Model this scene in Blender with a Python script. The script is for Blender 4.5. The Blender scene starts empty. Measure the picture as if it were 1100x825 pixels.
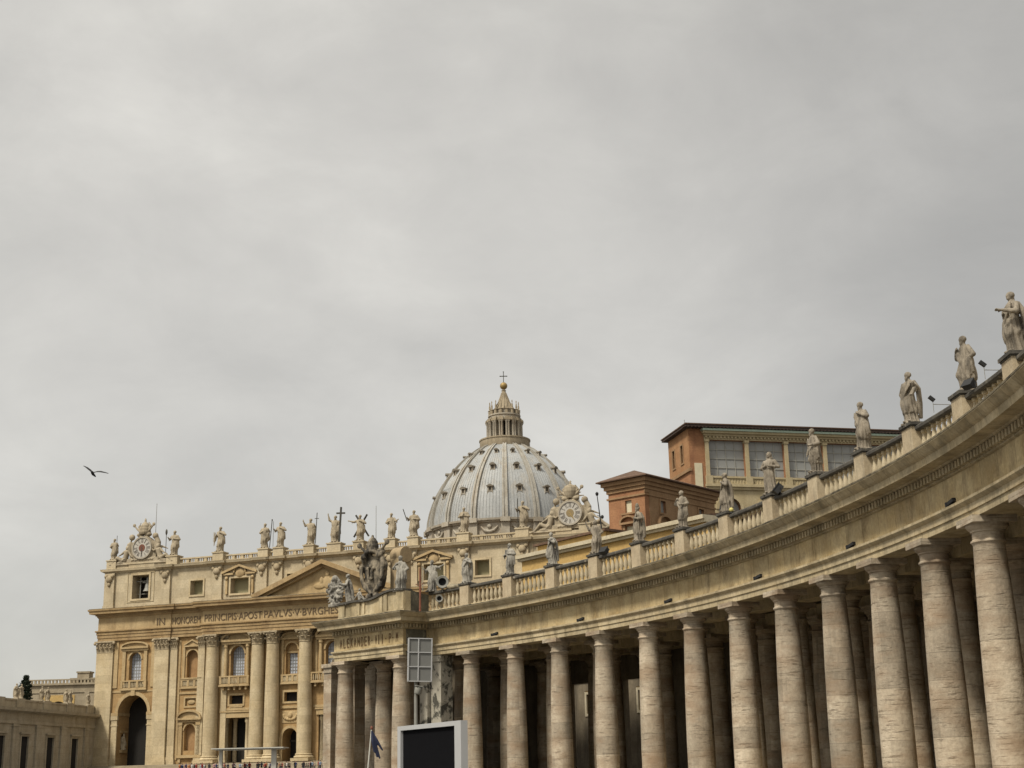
import bpy, bmesh, math, random
from mathutils import Vector, Matrix
PI = math.pi; rad = math.radians; cos = math.cos; sin = math.sin
C = bpy.context.scene.collection
SC = bpy.context.scene

# ------------------------------------------------------------------ camera
EYE = 1.7; PITCH = rad(15.5); ROLL = 0.0226
cam = bpy.data.cameras.new('camera'); cam.lens = 36*1500/1100; cam.sensor_width = 36; cam.sensor_fit = 'HORIZONTAL'
cam.clip_start = 0.5; cam.clip_end = 6000
camo = bpy.data.objects.new('camera', cam); C.objects.link(camo)
fw = Vector((0, cos(PITCH), sin(PITCH))); up0 = Vector((0, -sin(PITCH), cos(PITCH))); rt0 = Vector((1, 0, 0))
rt = cos(ROLL)*rt0 - sin(ROLL)*up0; up = sin(ROLL)*rt0 + cos(ROLL)*up0
M = Matrix((rt, up, -fw)).transposed().to_4x4(); M.translation = (0, 0, EYE)
camo.matrix_world = M; SC.camera = camo
SC.view_settings.view_transform = 'Standard'; SC.view_settings.look = 'None'; SC.view_settings.gamma = 1
SC.view_settings.exposure = 1.5
SC.cycles.use_denoising = True
SC.cycles.max_bounces = 6; SC.cycles.diffuse_bounces = 2

# ------------------------------------------------------------------ sky and sun
SUN = Vector((-0.42, -0.43, 0.80)).normalized()
world = bpy.data.worlds.new('World'); SC.world = world; world.use_nodes = True
nt = world.node_tree; N = nt.nodes; L = nt.links
for n in list(N): N.remove(n)
def nd(tree, t, **kw):
    n = tree.nodes.new(t)
    for k, v in kw.items():
        if k.startswith('i_'):
            n.inputs[k[2:].replace('_', ' ')].default_value = v
        else: setattr(n, k, v)
    return n
def math_(tree, op, a, b=None, c=None):
    n = tree.nodes.new('ShaderNodeMath'); n.operation = op
    for i, x in enumerate((a, b, c)):
        if x is None: continue
        if isinstance(x, (int, float)): n.inputs[i].default_value = x
        else: tree.links.new(x, n.inputs[i])
    return n.outputs[0]
def mixc(tree, fac, a, b, blend='MIX'):
    n = tree.nodes.new('ShaderNodeMix'); n.data_type = 'RGBA'; n.blend_type = blend
    for s, x in ((n.inputs[0], fac), (n.inputs[6], a), (n.inputs[7], b)):
        if isinstance(x, (int, float)): s.default_value = x
        elif isinstance(x, (tuple, list)): s.default_value = (*x, 1) if len(x) == 3 else x
        else: tree.links.new(x, s)
    return n.outputs[2]
def ramp(tree, fac, stops):
    n = tree.nodes.new('ShaderNodeValToRGB'); e = n.color_ramp.elements
    while len(e) < len(stops): e.new(0.5)
    for el, (p, c) in zip(e, stops):
        el.position = p; el.color = (c, c, c, 1) if isinstance(c, (int, float)) else (*c, 1)
    tree.links.new(fac, n.inputs[0]); return n.outputs[0]
sky = nd(nt, 'ShaderNodeTexSky', sky_type='NISHITA', sun_disc=False)
sky.sun_elevation = math.asin(SUN.z); sky.sun_rotation = math.atan2(SUN.x, SUN.y)
tc = nd(nt, 'ShaderNodeTexCoord')
sep = nd(nt, 'ShaderNodeSeparateXYZ'); L.new(tc.outputs['Generated'], sep.inputs[0])
def wnoise(scale, detail, rough, dist, sc=(1, 1, 1), off=(0, 0, 0)):
    mp = nd(nt, 'ShaderNodeMapping'); mp.inputs['Rotation'].default_value = (0.0, 0.35, 0.0); mp.inputs['Scale'].default_value = sc; mp.inputs['Location'].default_value = off
    L.new(tc.outputs['Generated'], mp.inputs[0])
    n = nd(nt, 'ShaderNodeTexNoise'); n.inputs['Scale'].default_value = scale; n.inputs['Detail'].default_value = detail
    n.inputs['Roughness'].default_value = rough; n.inputs['Distortion'].default_value = dist
    L.new(mp.outputs[0], n.inputs['Vector']); return n.outputs[0]
n1 = wnoise(2.6, 9, 0.55, 0.35, (1, 1, 1.9), (1.7, 0.3, 2.2))
n2 = wnoise(8.0, 8, 0.6, 0.5, (1, 1, 1.7), (4.1, 2.0, 0.6))
v = math_(nt, 'ADD', math_(nt, 'MULTIPLY', n1, 0.72), math_(nt, 'MULTIPLY', n2, 0.28))
cl = ramp(nt, v, [(0.37, (0.46, 0.443, 0.405)), (0.5, (0.53, 0.51, 0.466)), (0.64, (0.625, 0.602, 0.55))])
def lobe(d, lo, hi, gain):
    dp = nd(nt, 'ShaderNodeVectorMath', operation='DOT_PRODUCT'); dp.inputs[1].default_value = Vector(d).normalized()
    L.new(tc.outputs['Generated'], dp.inputs[0])
    mr = nd(nt, 'ShaderNodeMapRange', interpolation_type='SMOOTHSTEP'); mr.inputs['From Min'].default_value = lo; mr.inputs['From Max'].default_value = hi
    mr.inputs['To Max'].default_value = gain
    L.new(dp.outputs['Value'], mr.inputs['Value']); return mr.outputs[0]
g = math_(nt, 'ADD', math_(nt, 'ADD', lobe((-0.15, 0.94, 0.30), 0.89, 1.0, 0.39), math_(nt, 'ADD', lobe(SUN, 0.35, 1.0, 1.5), lobe((0, 0, 1), 0.58, 1.0, 1.0))), 0.87)
gm = nd(nt, 'ShaderNodeVectorMath', operation='SCALE'); L.new(cl, gm.inputs[0]); L.new(g, gm.inputs['Scale'])
g2 = nd(nt, 'ShaderNodeVectorMath', operation='SCALE'); g2.inputs['Scale'].default_value = 10*0.345; L.new(gm.outputs[0], g2.inputs[0])
full = mixc(nt, 0.95, sky.outputs[0], g2.outputs[0])
bg = nd(nt, 'ShaderNodeBackground'); bg.inputs['Strength'].default_value = 0.1; L.new(full, bg.inputs['Color'])
wo = nd(nt, 'ShaderNodeOutputWorld'); L.new(bg.outputs[0], wo.inputs[0])
sl = bpy.data.lights.new('sun', 'SUN'); sl.energy = 1.5; sl.angle = rad(10); sl.color = (1.0, 0.94, 0.82)
so = bpy.data.objects.new('sun', sl); C.objects.link(so); so.rotation_euler = SUN.to_track_quat('Z', 'Y').to_euler(); so.location = (0, 0, 200)

# ------------------------------------------------------------------ materials
def new_mat(name, rough=0.85):
    m = bpy.data.materials.new(name); m.use_nodes = True
    t = m.node_tree; b = t.nodes['Principled BSDF']; b.inputs['Roughness'].default_value = rough
    b.inputs['Specular IOR Level'].default_value = 0.25
    return m, t, b
def mapped(t, scale=(1, 1, 1), world=True):
    if world: o = nd(t, 'ShaderNodeNewGeometry').outputs['Position']
    else: o = nd(t, 'ShaderNodeTexCoord').outputs['Object']
    mp = nd(t, 'ShaderNodeMapping'); mp.inputs['Scale'].default_value = scale; t.links.new(o, mp.inputs[0]); return mp.outputs[0]
def noise(t, vec, scale, detail=4, rough=0.55, dist=0.0):
    n = nd(t, 'ShaderNodeTexNoise'); n.inputs['Scale'].default_value = scale; n.inputs['Detail'].default_value = detail
    n.inputs['Roughness'].default_value = rough; n.inputs['Distortion'].default_value = dist
    t.links.new(vec, n.inputs['Vector']); return n.outputs[0]
def stone(name, c1, c2, stain=(0.08, 0.075, 0.06), sfac=0.5, scale=0.6, course=0, vary=0.12, pits=0, lo=0.5, hi=0.78, bump=0.3, streak=(1, 1, 0.16), block=0, rough=0.88, polar=0, objvar=0):
    m, t, b = new_mat(name, rough)
    p = mapped(t)
    col = mixc(t, ramp(t, noise(t, p, scale, 6, 0.6), [(0.32, 0.0), (0.68, 1.0)]), c1, c2)
    if course:
        sp = nd(t, 'ShaderNodeSeparateXYZ'); t.links.new(p, sp.inputs[0])
        q = math_(t, 'DIVIDE', sp.outputs[2], course)
        fl = math_(t, 'FLOOR', q); fr = math_(t, 'FRACT', q)
        cx = nd(t, 'ShaderNodeCombineXYZ'); t.links.new(fl, cx.inputs[2])
        seedxy = nd(t, 'ShaderNodeVectorMath', operation='FLOOR')
        sc = mapped(t, (1/max(block, 3.0), 1/max(block, 3.0), 0)); t.links.new(sc, seedxy.inputs[0])
        ad = nd(t, 'ShaderNodeVectorMath', operation='ADD'); t.links.new(cx.outputs[0], ad.inputs[0]); t.links.new(seedxy.outputs[0], ad.inputs[1])
        wn = nd(t, 'ShaderNodeTexWhiteNoise', noise_dimensions='3D'); t.links.new(ad.outputs[0], wn.inputs['Vector'])
        val = math_(t, 'ADD', math_(t, 'MULTIPLY', wn.outputs['Value'], vary*2), 1-vary)
        vm = nd(t, 'ShaderNodeVectorMath', operation='SCALE'); t.links.new(col, vm.inputs[0]); t.links.new(val, vm.inputs['Scale']); col = vm.outputs[0]
        jn = math_(t, 'MULTIPLY', math_(t, 'LESS_THAN', fr, 0.025/course+0.008), ramp(t, noise(t, p, 1.3, 2), [(0.35, 0.15), (0.6, 0.6)]))
        col = mixc(t, jn, col, tuple(x*0.35 for x in c1))
    if polar:
        dv = nd(t, 'ShaderNodeVectorMath', operation='SUBTRACT'); t.links.new(p, dv.inputs[0]); dv.inputs[1].default_value = (-100.1, 62.5, 0)
        s2 = nd(t, 'ShaderNodeSeparateXYZ'); t.links.new(dv.outputs[0], s2.inputs[0])
        an = math_(t, 'MULTIPLY', math_(t, 'ARCTAN2', s2.outputs[1], s2.outputs[0]), 57.29578/polar)
        an = math_(t, 'ADD', an, math_(t, 'MULTIPLY', math_(t, 'FLOOR', math_(t, 'MULTIPLY', s2.outputs[2], 0.62)), 0.37))
        wn = nd(t, 'ShaderNodeTexWhiteNoise', noise_dimensions='1D'); t.links.new(math_(t, 'FLOOR', an), wn.inputs['W'])
        val = math_(t, 'ADD', math_(t, 'MULTIPLY', wn.outputs['Value'], 0.26), 0.87)
        vm = nd(t, 'ShaderNodeVectorMath', operation='SCALE'); t.links.new(col, vm.inputs[0]); t.links.new(val, vm.inputs['Scale']); col = vm.outputs[0]
        jn = math_(t, 'MULTIPLY', math_(t, 'LESS_THAN', math_(t, 'FRACT', an), 0.018), 0.6)
        col = mixc(t, jn, col, tuple(x*0.25 for x in c1))
        rs = ramp(t, noise(t, mapped(t, (1.6, 1.6, 0.10)), 1.0, 6, 0.7, 0.2), [(0.55, 0.0), (0.72, 1.0)])
        col = mixc(t, math_(t, 'MULTIPLY', rs, 0.34), col, (0.10, 0.075, 0.042))
    if objvar:
        oi = nd(t, 'ShaderNodeObjectInfo'); val = math_(t, 'ADD', math_(t, 'MULTIPLY', oi.outputs['Random'], 2*objvar), 1-objvar)
        vm = nd(t, 'ShaderNodeVectorMath', operation='SCALE'); t.links.new(col, vm.inputs[0]); t.links.new(val, vm.inputs['Scale']); col = vm.outputs[0]
    s = ramp(t, noise(t, mapped(t, streak), scale*1.4, 7, 0.65, 0.4), [(lo, 0.0), (hi, 1.0)])
    col = mixc(t, math_(t, 'MULTIPLY', s, sfac), col, stain)
    fine = ramp(t, noise(t, p, scale*9, 5, 0.7), [(0.30, 0.82), (0.70, 1.15)])
    fm = nd(t, 'ShaderNodeVectorMath', operation='MULTIPLY'); t.links.new(col, fm.inputs[0]); t.links.new(fine, fm.inputs[1]); col = fm.outputs[0]
    hgt = noise(t, p, 6, 5, 0.6)
    if pits:
        pp = noise(t, mapped(t, (1.0, 1.0, 7.0)), 0.9, 6, 0.62)
        pm = ramp(t, pp, [(0.555, 0.0), (0.66, 1.0)])
        msk = ramp(t, noise(t, mapped(t, (1, 1, 1.6)), 0.55, 4, 0.6), [(0.36, 0.35), (0.60, 1.0)])
        pm = math_(t, 'MULTIPLY', pm, msk)
        col = mixc(t, math_(t, 'MULTIPLY', pm, pits*0.85), col, (0.115, 0.088, 0.06))
        pm = math_(t, 'MULTIPLY', pm, 1.0)
        pq = ramp(t, noise(t, mapped(t, (1.6, 1.6, 11.0)), 1.5, 4, 0.65), [(0.58, 0.0), (0.68, 1.0)])
        col = mixc(t, math_(t, 'MULTIPLY', math_(t, 'MULTIPLY', pq, msk), pits*0.8), col, (0.15, 0.10, 0.065))
        ph = ramp(t, noise(t, mapped(t, (1, 1, 2.5)), 0.35, 3), [(0.45, 0.0), (0.7, 1.0)])
        col = mixc(t, math_(t, 'MULTIPLY', ph, 0.7), col, (c1[0]*0.82, c1[1]*0.68, c1[2]*0.58))
        hgt = math_(t, 'SUBTRACT', hgt, math_(t, 'MULTIPLY', pm, 0.8))
    t.links.new(col, b.inputs['Base Color'])
    if bump:
        bp = nd(t, 'ShaderNodeBump'); bp.inputs['Strength'].default_value = bump; bp.inputs['Distance'].default_value = 0.06
        t.links.new(hgt, bp.inputs['Height']); t.links.new(bp.outputs[0], b.inputs['Normal'])
    return m
def plain(name, c, rough=0.6, metal=0.0, var=0.15, scale=2.0):
    m, t, b = new_mat(name, rough); b.inputs['Metallic'].default_value = metal
    col = mixc(t, noise(t, mapped(t, (1, 1, 1)), scale, 4), tuple(x*(1-var) for x in c), tuple(min(1, x*(1+var)) for x in c))
    t.links.new(col, b.inputs['Base Color']); return m
MT = dict(
 column=stone('travertine_column', (0.275, 0.222, 0.158), (0.41, 0.348, 0.262), sfac=0.6, course=1.45, vary=0.22, pits=0.85, scale=0.5, lo=0.5, hi=0.75, bump=0.5, objvar=0.13),
 frieze=stone('travertine_frieze', (0.34, 0.25, 0.122), (0.46, 0.37, 0.215), stain=(0.12, 0.08, 0.04), sfac=0.6, course=0, scale=0.55, lo=0.46, hi=0.68, bump=0.35, polar=1.11, streak=(1, 1, 0.5)),
 trav=stone('travertine_moulding', (0.345, 0.272, 0.158), (0.435, 0.362, 0.235), stain=(0.09, 0.075, 0.045), sfac=0.55, scale=0.6, lo=0.46, hi=0.68, bump=0.35, polar=0.83, streak=(1, 1, 0.4)),
 pink=stone('travertine_pedestal', (0.325, 0.258, 0.17), (0.405, 0.338, 0.232), stain=(0.13, 0.11, 0.08), sfac=0.6, scale=0.7, lo=0.5, hi=0.75, bump=0.3, streak=(1, 1, 0.4)),
 baluster=stone('travertine_baluster', (0.33, 0.27, 0.175), (0.42, 0.355, 0.245), stain=(0.13, 0.11, 0.07), sfac=0.6, scale=1.1, lo=0.5, hi=0.75, bump=0.2),
 lichen=stone('stone_with_black_lichen', (0.042, 0.038, 0.033), (0.085, 0.078, 0.064), stain=(0.30, 0.26, 0.2), sfac=0.75, scale=1.3, lo=0.58, hi=0.7, bump=0.4, streak=(1, 1, 1)),
 mosstop=stone('weathered_ledge_stone', (0.17, 0.145, 0.10), (0.33, 0.28, 0.19), stain=(0.05, 0.046, 0.036), sfac=0.85, scale=0.8, lo=0.44, hi=0.64, bump=0.3, streak=(1, 1, 0.6)),
 black=stone('blackened_travertine', (0.06, 0.056, 0.042), (0.13, 0.12, 0.085), stain=(0.3, 0.265, 0.19), sfac=0.7, scale=1.0, lo=0.55, hi=0.66, bump=0.4, streak=(1, 1, 0.5)),
 mottled=stone('mottled_damp_travertine', (0.3, 0.275, 0.22), (0.375, 0.345, 0.28), stain=(0.05, 0.048, 0.038), sfac=0.95, scale=0.75, lo=0.5, hi=0.58, bump=0.4, streak=(1, 1, 0.9)),
 statue=stone('weathered_statue_stone', (0.155, 0.13, 0.096), (0.27, 0.232, 0.18), stain=(0.07, 0.06, 0.047), sfac=0.85, scale=1.6, lo=0.45, hi=0.66, bump=0.45, streak=(1, 1, 0.3)),
 statue_warm=stone('warm_statue_stone', (0.245, 0.2, 0.135), (0.335, 0.282, 0.2), stain=(0.11, 0.09, 0.065), sfac=0.65, scale=0.8, lo=0.5, hi=0.72, bump=0.45, streak=(1, 1, 0.3)),
 statue_grey=stone('grey_streaked_statue_stone', (0.2, 0.185, 0.155), (0.33, 0.308, 0.262), stain=(0.055, 0.05, 0.045), sfac=0.85, scale=1.2, lo=0.46, hi=0.64, bump=0.45, streak=(1, 1, 0.35)),
 cart=stone('cartouche_stone', (0.16, 0.132, 0.094), (0.27, 0.228, 0.165), stain=(0.035, 0.031, 0.026), sfac=0.94, scale=0.8, lo=0.40, hi=0.54, bump=0.3, streak=(1, 1, 0.6)),
 fwall=stone('golden_facade_stone', (0.28, 0.175, 0.074), (0.36, 0.24, 0.112), stain=(0.2, 0.12, 0.055), sfac=0.65, course=2.1, vary=0.10, scale=0.22, lo=0.5, hi=0.75, bump=0.15),
 fpale=stone('pale_facade_column_stone', (0.375, 0.295, 0.175), (0.45, 0.37, 0.24), stain=(0.22, 0.165, 0.1), sfac=0.6, course=1.7, vary=0.09, scale=0.3, lo=0.52, hi=0.8, bump=0.15),
 fattic=stone('attic_stone', (0.36, 0.292, 0.188), (0.43, 0.362, 0.248), stain=(0.25, 0.2, 0.13), sfac=0.6, course=1.9, vary=0.08, scale=0.3, lo=0.5, hi=0.8, bump=0.15),
 ftrim=stone('facade_trim_stone', (0.315, 0.222, 0.11), (0.4, 0.3, 0.165), stain=(0.16, 0.11, 0.06), sfac=0.65, scale=0.3, lo=0.5, hi=0.75, bump=0.15),
 fcorn=stone('cornice_stone', (0.255, 0.17, 0.08), (0.345, 0.248, 0.13), stain=(0.14, 0.09, 0.05), sfac=0.75, scale=0.25, lo=0.48, hi=0.72, bump=0.15, streak=(1, 1, 0.5)),
 fcap=stone('capital_stone', (0.26, 0.205, 0.125), (0.385, 0.315, 0.21), stain=(0.10, 0.075, 0.05), sfac=0.6, scale=0.9, lo=0.5, hi=0.72, bump=0.2),
 niche=stone('niche_plaster', (0.25, 0.145, 0.065), (0.31, 0.19, 0.09), stain=(0.2, 0.12, 0.06), sfac=0.3, scale=0.3, bump=0.1),
 olive=plain('olive_recess_shade', (0.25, 0.225, 0.13), 0.7, 0, 0.2, 0.4),  # flat olive tone paints the dim interior recess behind attic windows
 dark=plain('dark_interior', (0.018, 0.016, 0.014), 0.9, 0, 0.2),  # near-black sheets paint deep shade inside doorways, recesses and windows
 dim=plain('dormer_opening_shade', (0.10, 0.085, 0.065), 0.9, 0, 0.2, 0.4),  # flat tone paints the shade inside the dormer openings
 letter=plain('dark_bronze_letters', (0.11, 0.075, 0.042), 0.6, 0, 0.2),
 letter2=plain('worn_carved_letters', (0.13, 0.08, 0.038), 0.8, 0, 0.3),
 dial=plain('cream_dial_enamel', (0.37, 0.345, 0.30), 0.5, 0, 0.06),
 numeral=plain('dark_numeral_paint', (0.07, 0.055, 0.045), 0.6),
 red=plain('red_brown_dial_centre', (0.13, 0.05, 0.03), 0.6, 0, 0.4, 3),
 ochre=plain('ochre_dial_centre', (0.21, 0.155, 0.075), 0.6, 0, 0.3, 3),
 gold=plain('gilded_bronze', (0.26, 0.18, 0.07), 0.55, 0.3, 0.25),
 bronze=plain('dark_bronze', (0.055, 0.05, 0.04), 0.5, 0.4, 0.3),
 lead=stone('lead_sheet', (0.235, 0.24, 0.236), (0.3, 0.305, 0.3), stain=(0.27, 0.225, 0.16), sfac=0.45, scale=0.25, lo=0.5, hi=0.7, bump=0.1, streak=(1, 1, 0.12), rough=0.6),
 rib=stone('rib_stone', (0.275, 0.24, 0.185), (0.365, 0.33, 0.27), stain=(0.22, 0.15, 0.085), sfac=0.5, scale=0.4, lo=0.5, hi=0.72, bump=0.15, streak=(1, 1, 0.2)),
 ribgrey=stone('dome_rib_stone', (0.23, 0.212, 0.175), (0.33, 0.312, 0.275), stain=(0.2, 0.145, 0.085), sfac=0.6, scale=0.3, lo=0.5, hi=0.68, bump=0.1, streak=(1, 1, 0.15)),
 lant=stone('lantern_stone', (0.235, 0.19, 0.128), (0.325, 0.272, 0.19), stain=(0.12, 0.095, 0.06), sfac=0.6, scale=0.6, lo=0.47, hi=0.7, bump=0.15),
 dormer=plain('dormer_hood', (0.15, 0.13, 0.10), 0.8, 0, 0.3, 1),
 brick=stone('orange_brick_render', (0.235, 0.112, 0.055), (0.305, 0.158, 0.08), stain=(0.16, 0.07, 0.04), sfac=0.7, course=0.9, vary=0.05, scale=0.5, lo=0.5, hi=0.75, bump=0.15),
 brick2=stone('yellowish_brick_render', (0.255, 0.13, 0.058), (0.315, 0.175, 0.085), stain=(0.14, 0.07, 0.04), sfac=0.4, course=0.9, vary=0.05, scale=0.5, lo=0.5, hi=0.75, bump=0.15),
 ochrewall=stone('ochre_render', (0.36, 0.235, 0.085), (0.42, 0.29, 0.115), stain=(0.25, 0.16, 0.07), sfac=0.5, scale=0.3, lo=0.5, hi=0.75, bump=0.1),
 ptrim=stone('palace_trim', (0.32, 0.26, 0.15), (0.385, 0.32, 0.2), stain=(0.2, 0.15, 0.09), sfac=0.4, scale=0.5, bump=0.1),
 ptrim2=stone('brown_cornice_render', (0.215, 0.13, 0.066), (0.275, 0.175, 0.095), stain=(0.13, 0.085, 0.05), sfac=0.4, scale=0.5, bump=0.1),
 green=plain('pale_green_copper_gutter', (0.40, 0.50, 0.41), 0.6, 0, 0.1),
 tile=stone('brown_roof_tile', (0.075, 0.045, 0.03), (0.13, 0.08, 0.052), stain=(0.05, 0.04, 0.03), sfac=0.5, scale=1.5, course=0.3, vary=0.2, bump=0.3),
 eave=plain('dark_timber_eave', (0.05, 0.035, 0.028), 0.8, 0, 0.3),
 cream=stone('cream_render', (0.37, 0.32, 0.22), (0.43, 0.38, 0.28), stain=(0.2, 0.16, 0.1), sfac=0.45, scale=0.4, bump=0.1),
 shutter=plain('pale_window_shutter', (0.48, 0.43, 0.30), 0.7),
 pglass=plain('grey_loggia_glazing', (0.25, 0.25, 0.236), 0.5, 0, 0.12, 0.35),
 mull=plain('pale_glazing_bar', (0.29, 0.28, 0.24), 0.6),
 fglass=plain('pale_blue_window_glass', (0.35, 0.37, 0.41), 0.3, 0, 0.15, 0.5),
 fbar=plain('dark_glazing_bar', (0.2, 0.2, 0.19), 0.6),
 wing=stone('wing_stone', (0.25, 0.205, 0.138), (0.325, 0.275, 0.195), stain=(0.14, 0.115, 0.08), sfac=0.5, course=1.2, vary=0.04, scale=0.4, lo=0.48, hi=0.75, bump=0.15),
 wing2=stone('corridor_stone', (0.33, 0.278, 0.195), (0.41, 0.355, 0.262), stain=(0.13, 0.105, 0.07), sfac=0.55, course=1.2, vary=0.06, scale=0.4, lo=0.48, hi=0.75, bump=0.15),
 dark_render=stone('dark_toned_render', (0.13, 0.105, 0.07), (0.20, 0.165, 0.115), stain=(0.05, 0.042, 0.03), sfac=0.7, scale=0.4, lo=0.45, hi=0.65, bump=0.15),  # dark-toned render for walls seen between the columns
 paving=stone('dark_cobble_paving', (0.085, 0.08, 0.075), (0.13, 0.12, 0.11), stain=(0.05, 0.05, 0.05), sfac=0.4, scale=1.0, bump=0.3),
 white=plain('white_painted_metal', (0.46, 0.45, 0.40), 0.4, 0, 0.05),
 silver=plain('silver_frame_metal', (0.40, 0.40, 0.395), 0.4, 0.2, 0.06),
 grille=plain('grey_speaker_grille', (0.145, 0.145, 0.135), 0.6, 0, 0.08, 4),
 screen=plain('black_led_screen', (0.006, 0.006, 0.007), 0.95, 0, 0.2, 3),
 navy=plain('navy_cloth', (0.018, 0.022, 0.045), 0.8, 0, 0.3, 8),
 rust=plain('red_rusted_steel', (0.17, 0.065, 0.04), 0.7, 0, 0.3, 4),
 lampblack=plain('black_lamp_housing', (0.02, 0.02, 0.02), 0.6, 0, 0.2),
 greymetal=plain('grey_weathered_metal', (0.21, 0.205, 0.18), 0.6, 0.1, 0.25, 3),
 yellow=plain('yellow_plastic', (0.46, 0.40, 0.14), 0.5),
 feather=plain('dark_grey_feathers', (0.025, 0.024, 0.024), 0.8, 0, 0.4, 12),
 bark=plain('bark', (0.06, 0.045, 0.03), 0.9, 0, 0.3, 3),
 leaf=plain('dark_cypress_foliage', (0.010, 0.016, 0.007), 0.9, 0, 0.5, 2.5),
 skin=plain('skin', (0.42, 0.26, 0.18), 0.6), hair=plain('dark_hair', (0.04, 0.03, 0.02), 0.7),
 brownpier=stone('brown_rendered_pier', (0.24, 0.18, 0.105), (0.31, 0.235, 0.14), stain=(0.14, 0.1, 0.06), sfac=0.5, scale=0.6, bump=0.15),
)

MT['screen'].node_tree.nodes['Principled BSDF'].inputs['Specular IOR Level'].default_value = 0.03

# ------------------------------------------------------------------ mesh helpers
class MB:
    def __init__(s): s.v = []; s.f = []; s.M = None
    def add(s, vs, fs):
        b = len(s.v)
        if s.M is not None: vs = [tuple(s.M @ Vector(q)) for q in vs]
        s.v += [tuple(q) for q in vs]; s.f += [tuple(b+i for i in f) for f in fs]
        return s
    def box(s, x0, x1, y0, y1, z0, z1):
        v = [(x, y, z) for z in (z0, z1) for y in (y0, y1) for x in (x0, x1)]
        return s.add(v, [(0, 2, 3, 1), (4, 5, 7, 6), (0, 1, 5, 4), (2, 6, 7, 3), (0, 4, 6, 2), (1, 3, 7, 5)])
    def lathe(s, prof, n=24, c=(0, 0, 0), a0=0, a1=2*PI, cap=True):
        full = abs(a1-a0-2*PI) < 1e-6; m = n if full else n+1; v = []; f = []
        for r, z in prof:
            for i in range(m):
                a = a0+(a1-a0)*i/n; v.append((c[0]+r*cos(a), c[1]+r*sin(a), c[2]+z))
        for j in range(len(prof)-1):
            for i in range(n):
                k = (i+1) % m; f.append((j*m+i, j*m+k, (j+1)*m+k, (j+1)*m+i))
        if cap and full:
            if prof[0][0] > 1e-4: f.append(tuple(reversed(range(m))))
            if prof[-1][0] > 1e-4: f.append(tuple((len(prof)-1)*m+i for i in range(m)))
        return s.add(v, f)
    def prism(s, poly, y0, y1):                        # polygon in (x,z), extruded along y
        n = len(poly); v = [(x, y0, z) for x, z in poly]+[(x, y1, z) for x, z in poly]
        f = [tuple(range(n)), tuple(reversed(range(n, 2*n)))]+[(i, i+n, (i+1) % n+n, (i+1) % n) for i in range(n)]
        return s.add(v, f)
    def slab(s, poly, z0, z1):                         # polygon in (x,y)
        n = len(poly); v = [(x, y, z0) for x, y in poly]+[(x, y, z1) for x, y in poly]
        f = [tuple(reversed(range(n))), tuple(range(n, 2*n))]+[(i, (i+1) % n, (i+1) % n+n, i+n) for i in range(n)]
        return s.add(v, f)
    def tube(s, pts, r, n=8):
        pts = [Vector(p) for p in pts]; rs = r if isinstance(r, (list, tuple)) else [r]*len(pts); v = []; f = []
        for i, p in enumerate(pts):
            t = (pts[min(i+1, len(pts)-1)]-pts[max(i-1, 0)]).normalized()
            a = Vector((0, 0, 1)) if abs(t.z) < 0.9 else Vector((1, 0, 0))
            u = t.cross(a).normalized(); w = t.cross(u)
            for k in range(n): q = p+rs[i]*(cos(2*PI*k/n)*u+sin(2*PI*k/n)*w); v.append(tuple(q))
        for i in range(len(pts)-1):
            for k in range(n): f.append((i*n+k, i*n+(k+1) % n, (i+1)*n+(k+1) % n, (i+1)*n+k))
        f += [tuple(reversed(range(n))), tuple((len(pts)-1)*n+k for k in range(n))]
        return s.add(v, f)
    def ell(s, c, r, n=14, m=9):
        v = []; f = []
        for j in range(m+1):
            th = PI*j/m
            for i in range(n):
                a = 2*PI*i/n; v.append((c[0]+r[0]*sin(th)*cos(a), c[1]+r[1]*sin(th)*sin(a), c[2]-r[2]*cos(th)))
        for j in range(m):
            for i in range(n): f.append((j*n+i, j*n+(i+1) % n, (j+1)*n+(i+1) % n, (j+1)*n+i))
        return s.add(v, f)
    def sweep(s, path, prof, closed_ends=True):        # path (x,y); profile (off,z) closed; off to the right-hand side of travel
        P = [Vector(p) for p in path]; n = len(P); m = len(prof); v = []; f = []
        for i, p in enumerate(P):
            d0 = (P[i]-P[i-1]).normalized() if i > 0 else None; d1 = (P[i+1]-P[i]).normalized() if i < n-1 else None
            if d0 is None: d0 = d1
            if d1 is None: d1 = d0
            a = Vector((d0.y, -d0.x)); b = Vector((d1.y, -d1.x)); mt = a+b
            mt = mt/max(0.3, (1+a.dot(b)))
            for o, z in prof: v.append((p.x+mt.x*o, p.y+mt.y*o, z))
        for i in range(n-1):
            for k in range(m): f.append((i*m+k, (i+1)*m+k, (i+1)*m+(k+1) % m, i*m+(k+1) % m))
        if closed_ends: f += [tuple(range(m)), tuple((n-1)*m+k for k in reversed(range(m)))]
        return s.add(v, f)
    def mesh(s, name, ang=35):
        me = bpy.data.meshes.new(name); me.from_pydata(s.v, [], s.f)
        bm = bmesh.new(); bm.from_mesh(me); bmesh.ops.recalc_face_normals(bm, faces=bm.faces); bm.to_mesh(me); bm.free()
        smooth(me, ang); return me
def smooth(me, ang=35):
    if ang:
        me.polygons.foreach_set('use_smooth', [True]*len(me.polygons)); me.set_sharp_from_angle(angle=rad(ang))
    me.update()
def link(name, me, mat, parent=None, loc=None, rz=None):
    o = bpy.data.objects.new(name, me); C.objects.link(o)
    if mat is not None and me is not None and not me.materials: me.materials.append(MT[mat] if isinstance(mat, str) else mat)
    if parent is not None: o.parent = parent
    if loc is not None: o.location = loc
    if rz is not None: o.rotation_euler = (0, 0, rz)
    return o
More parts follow.
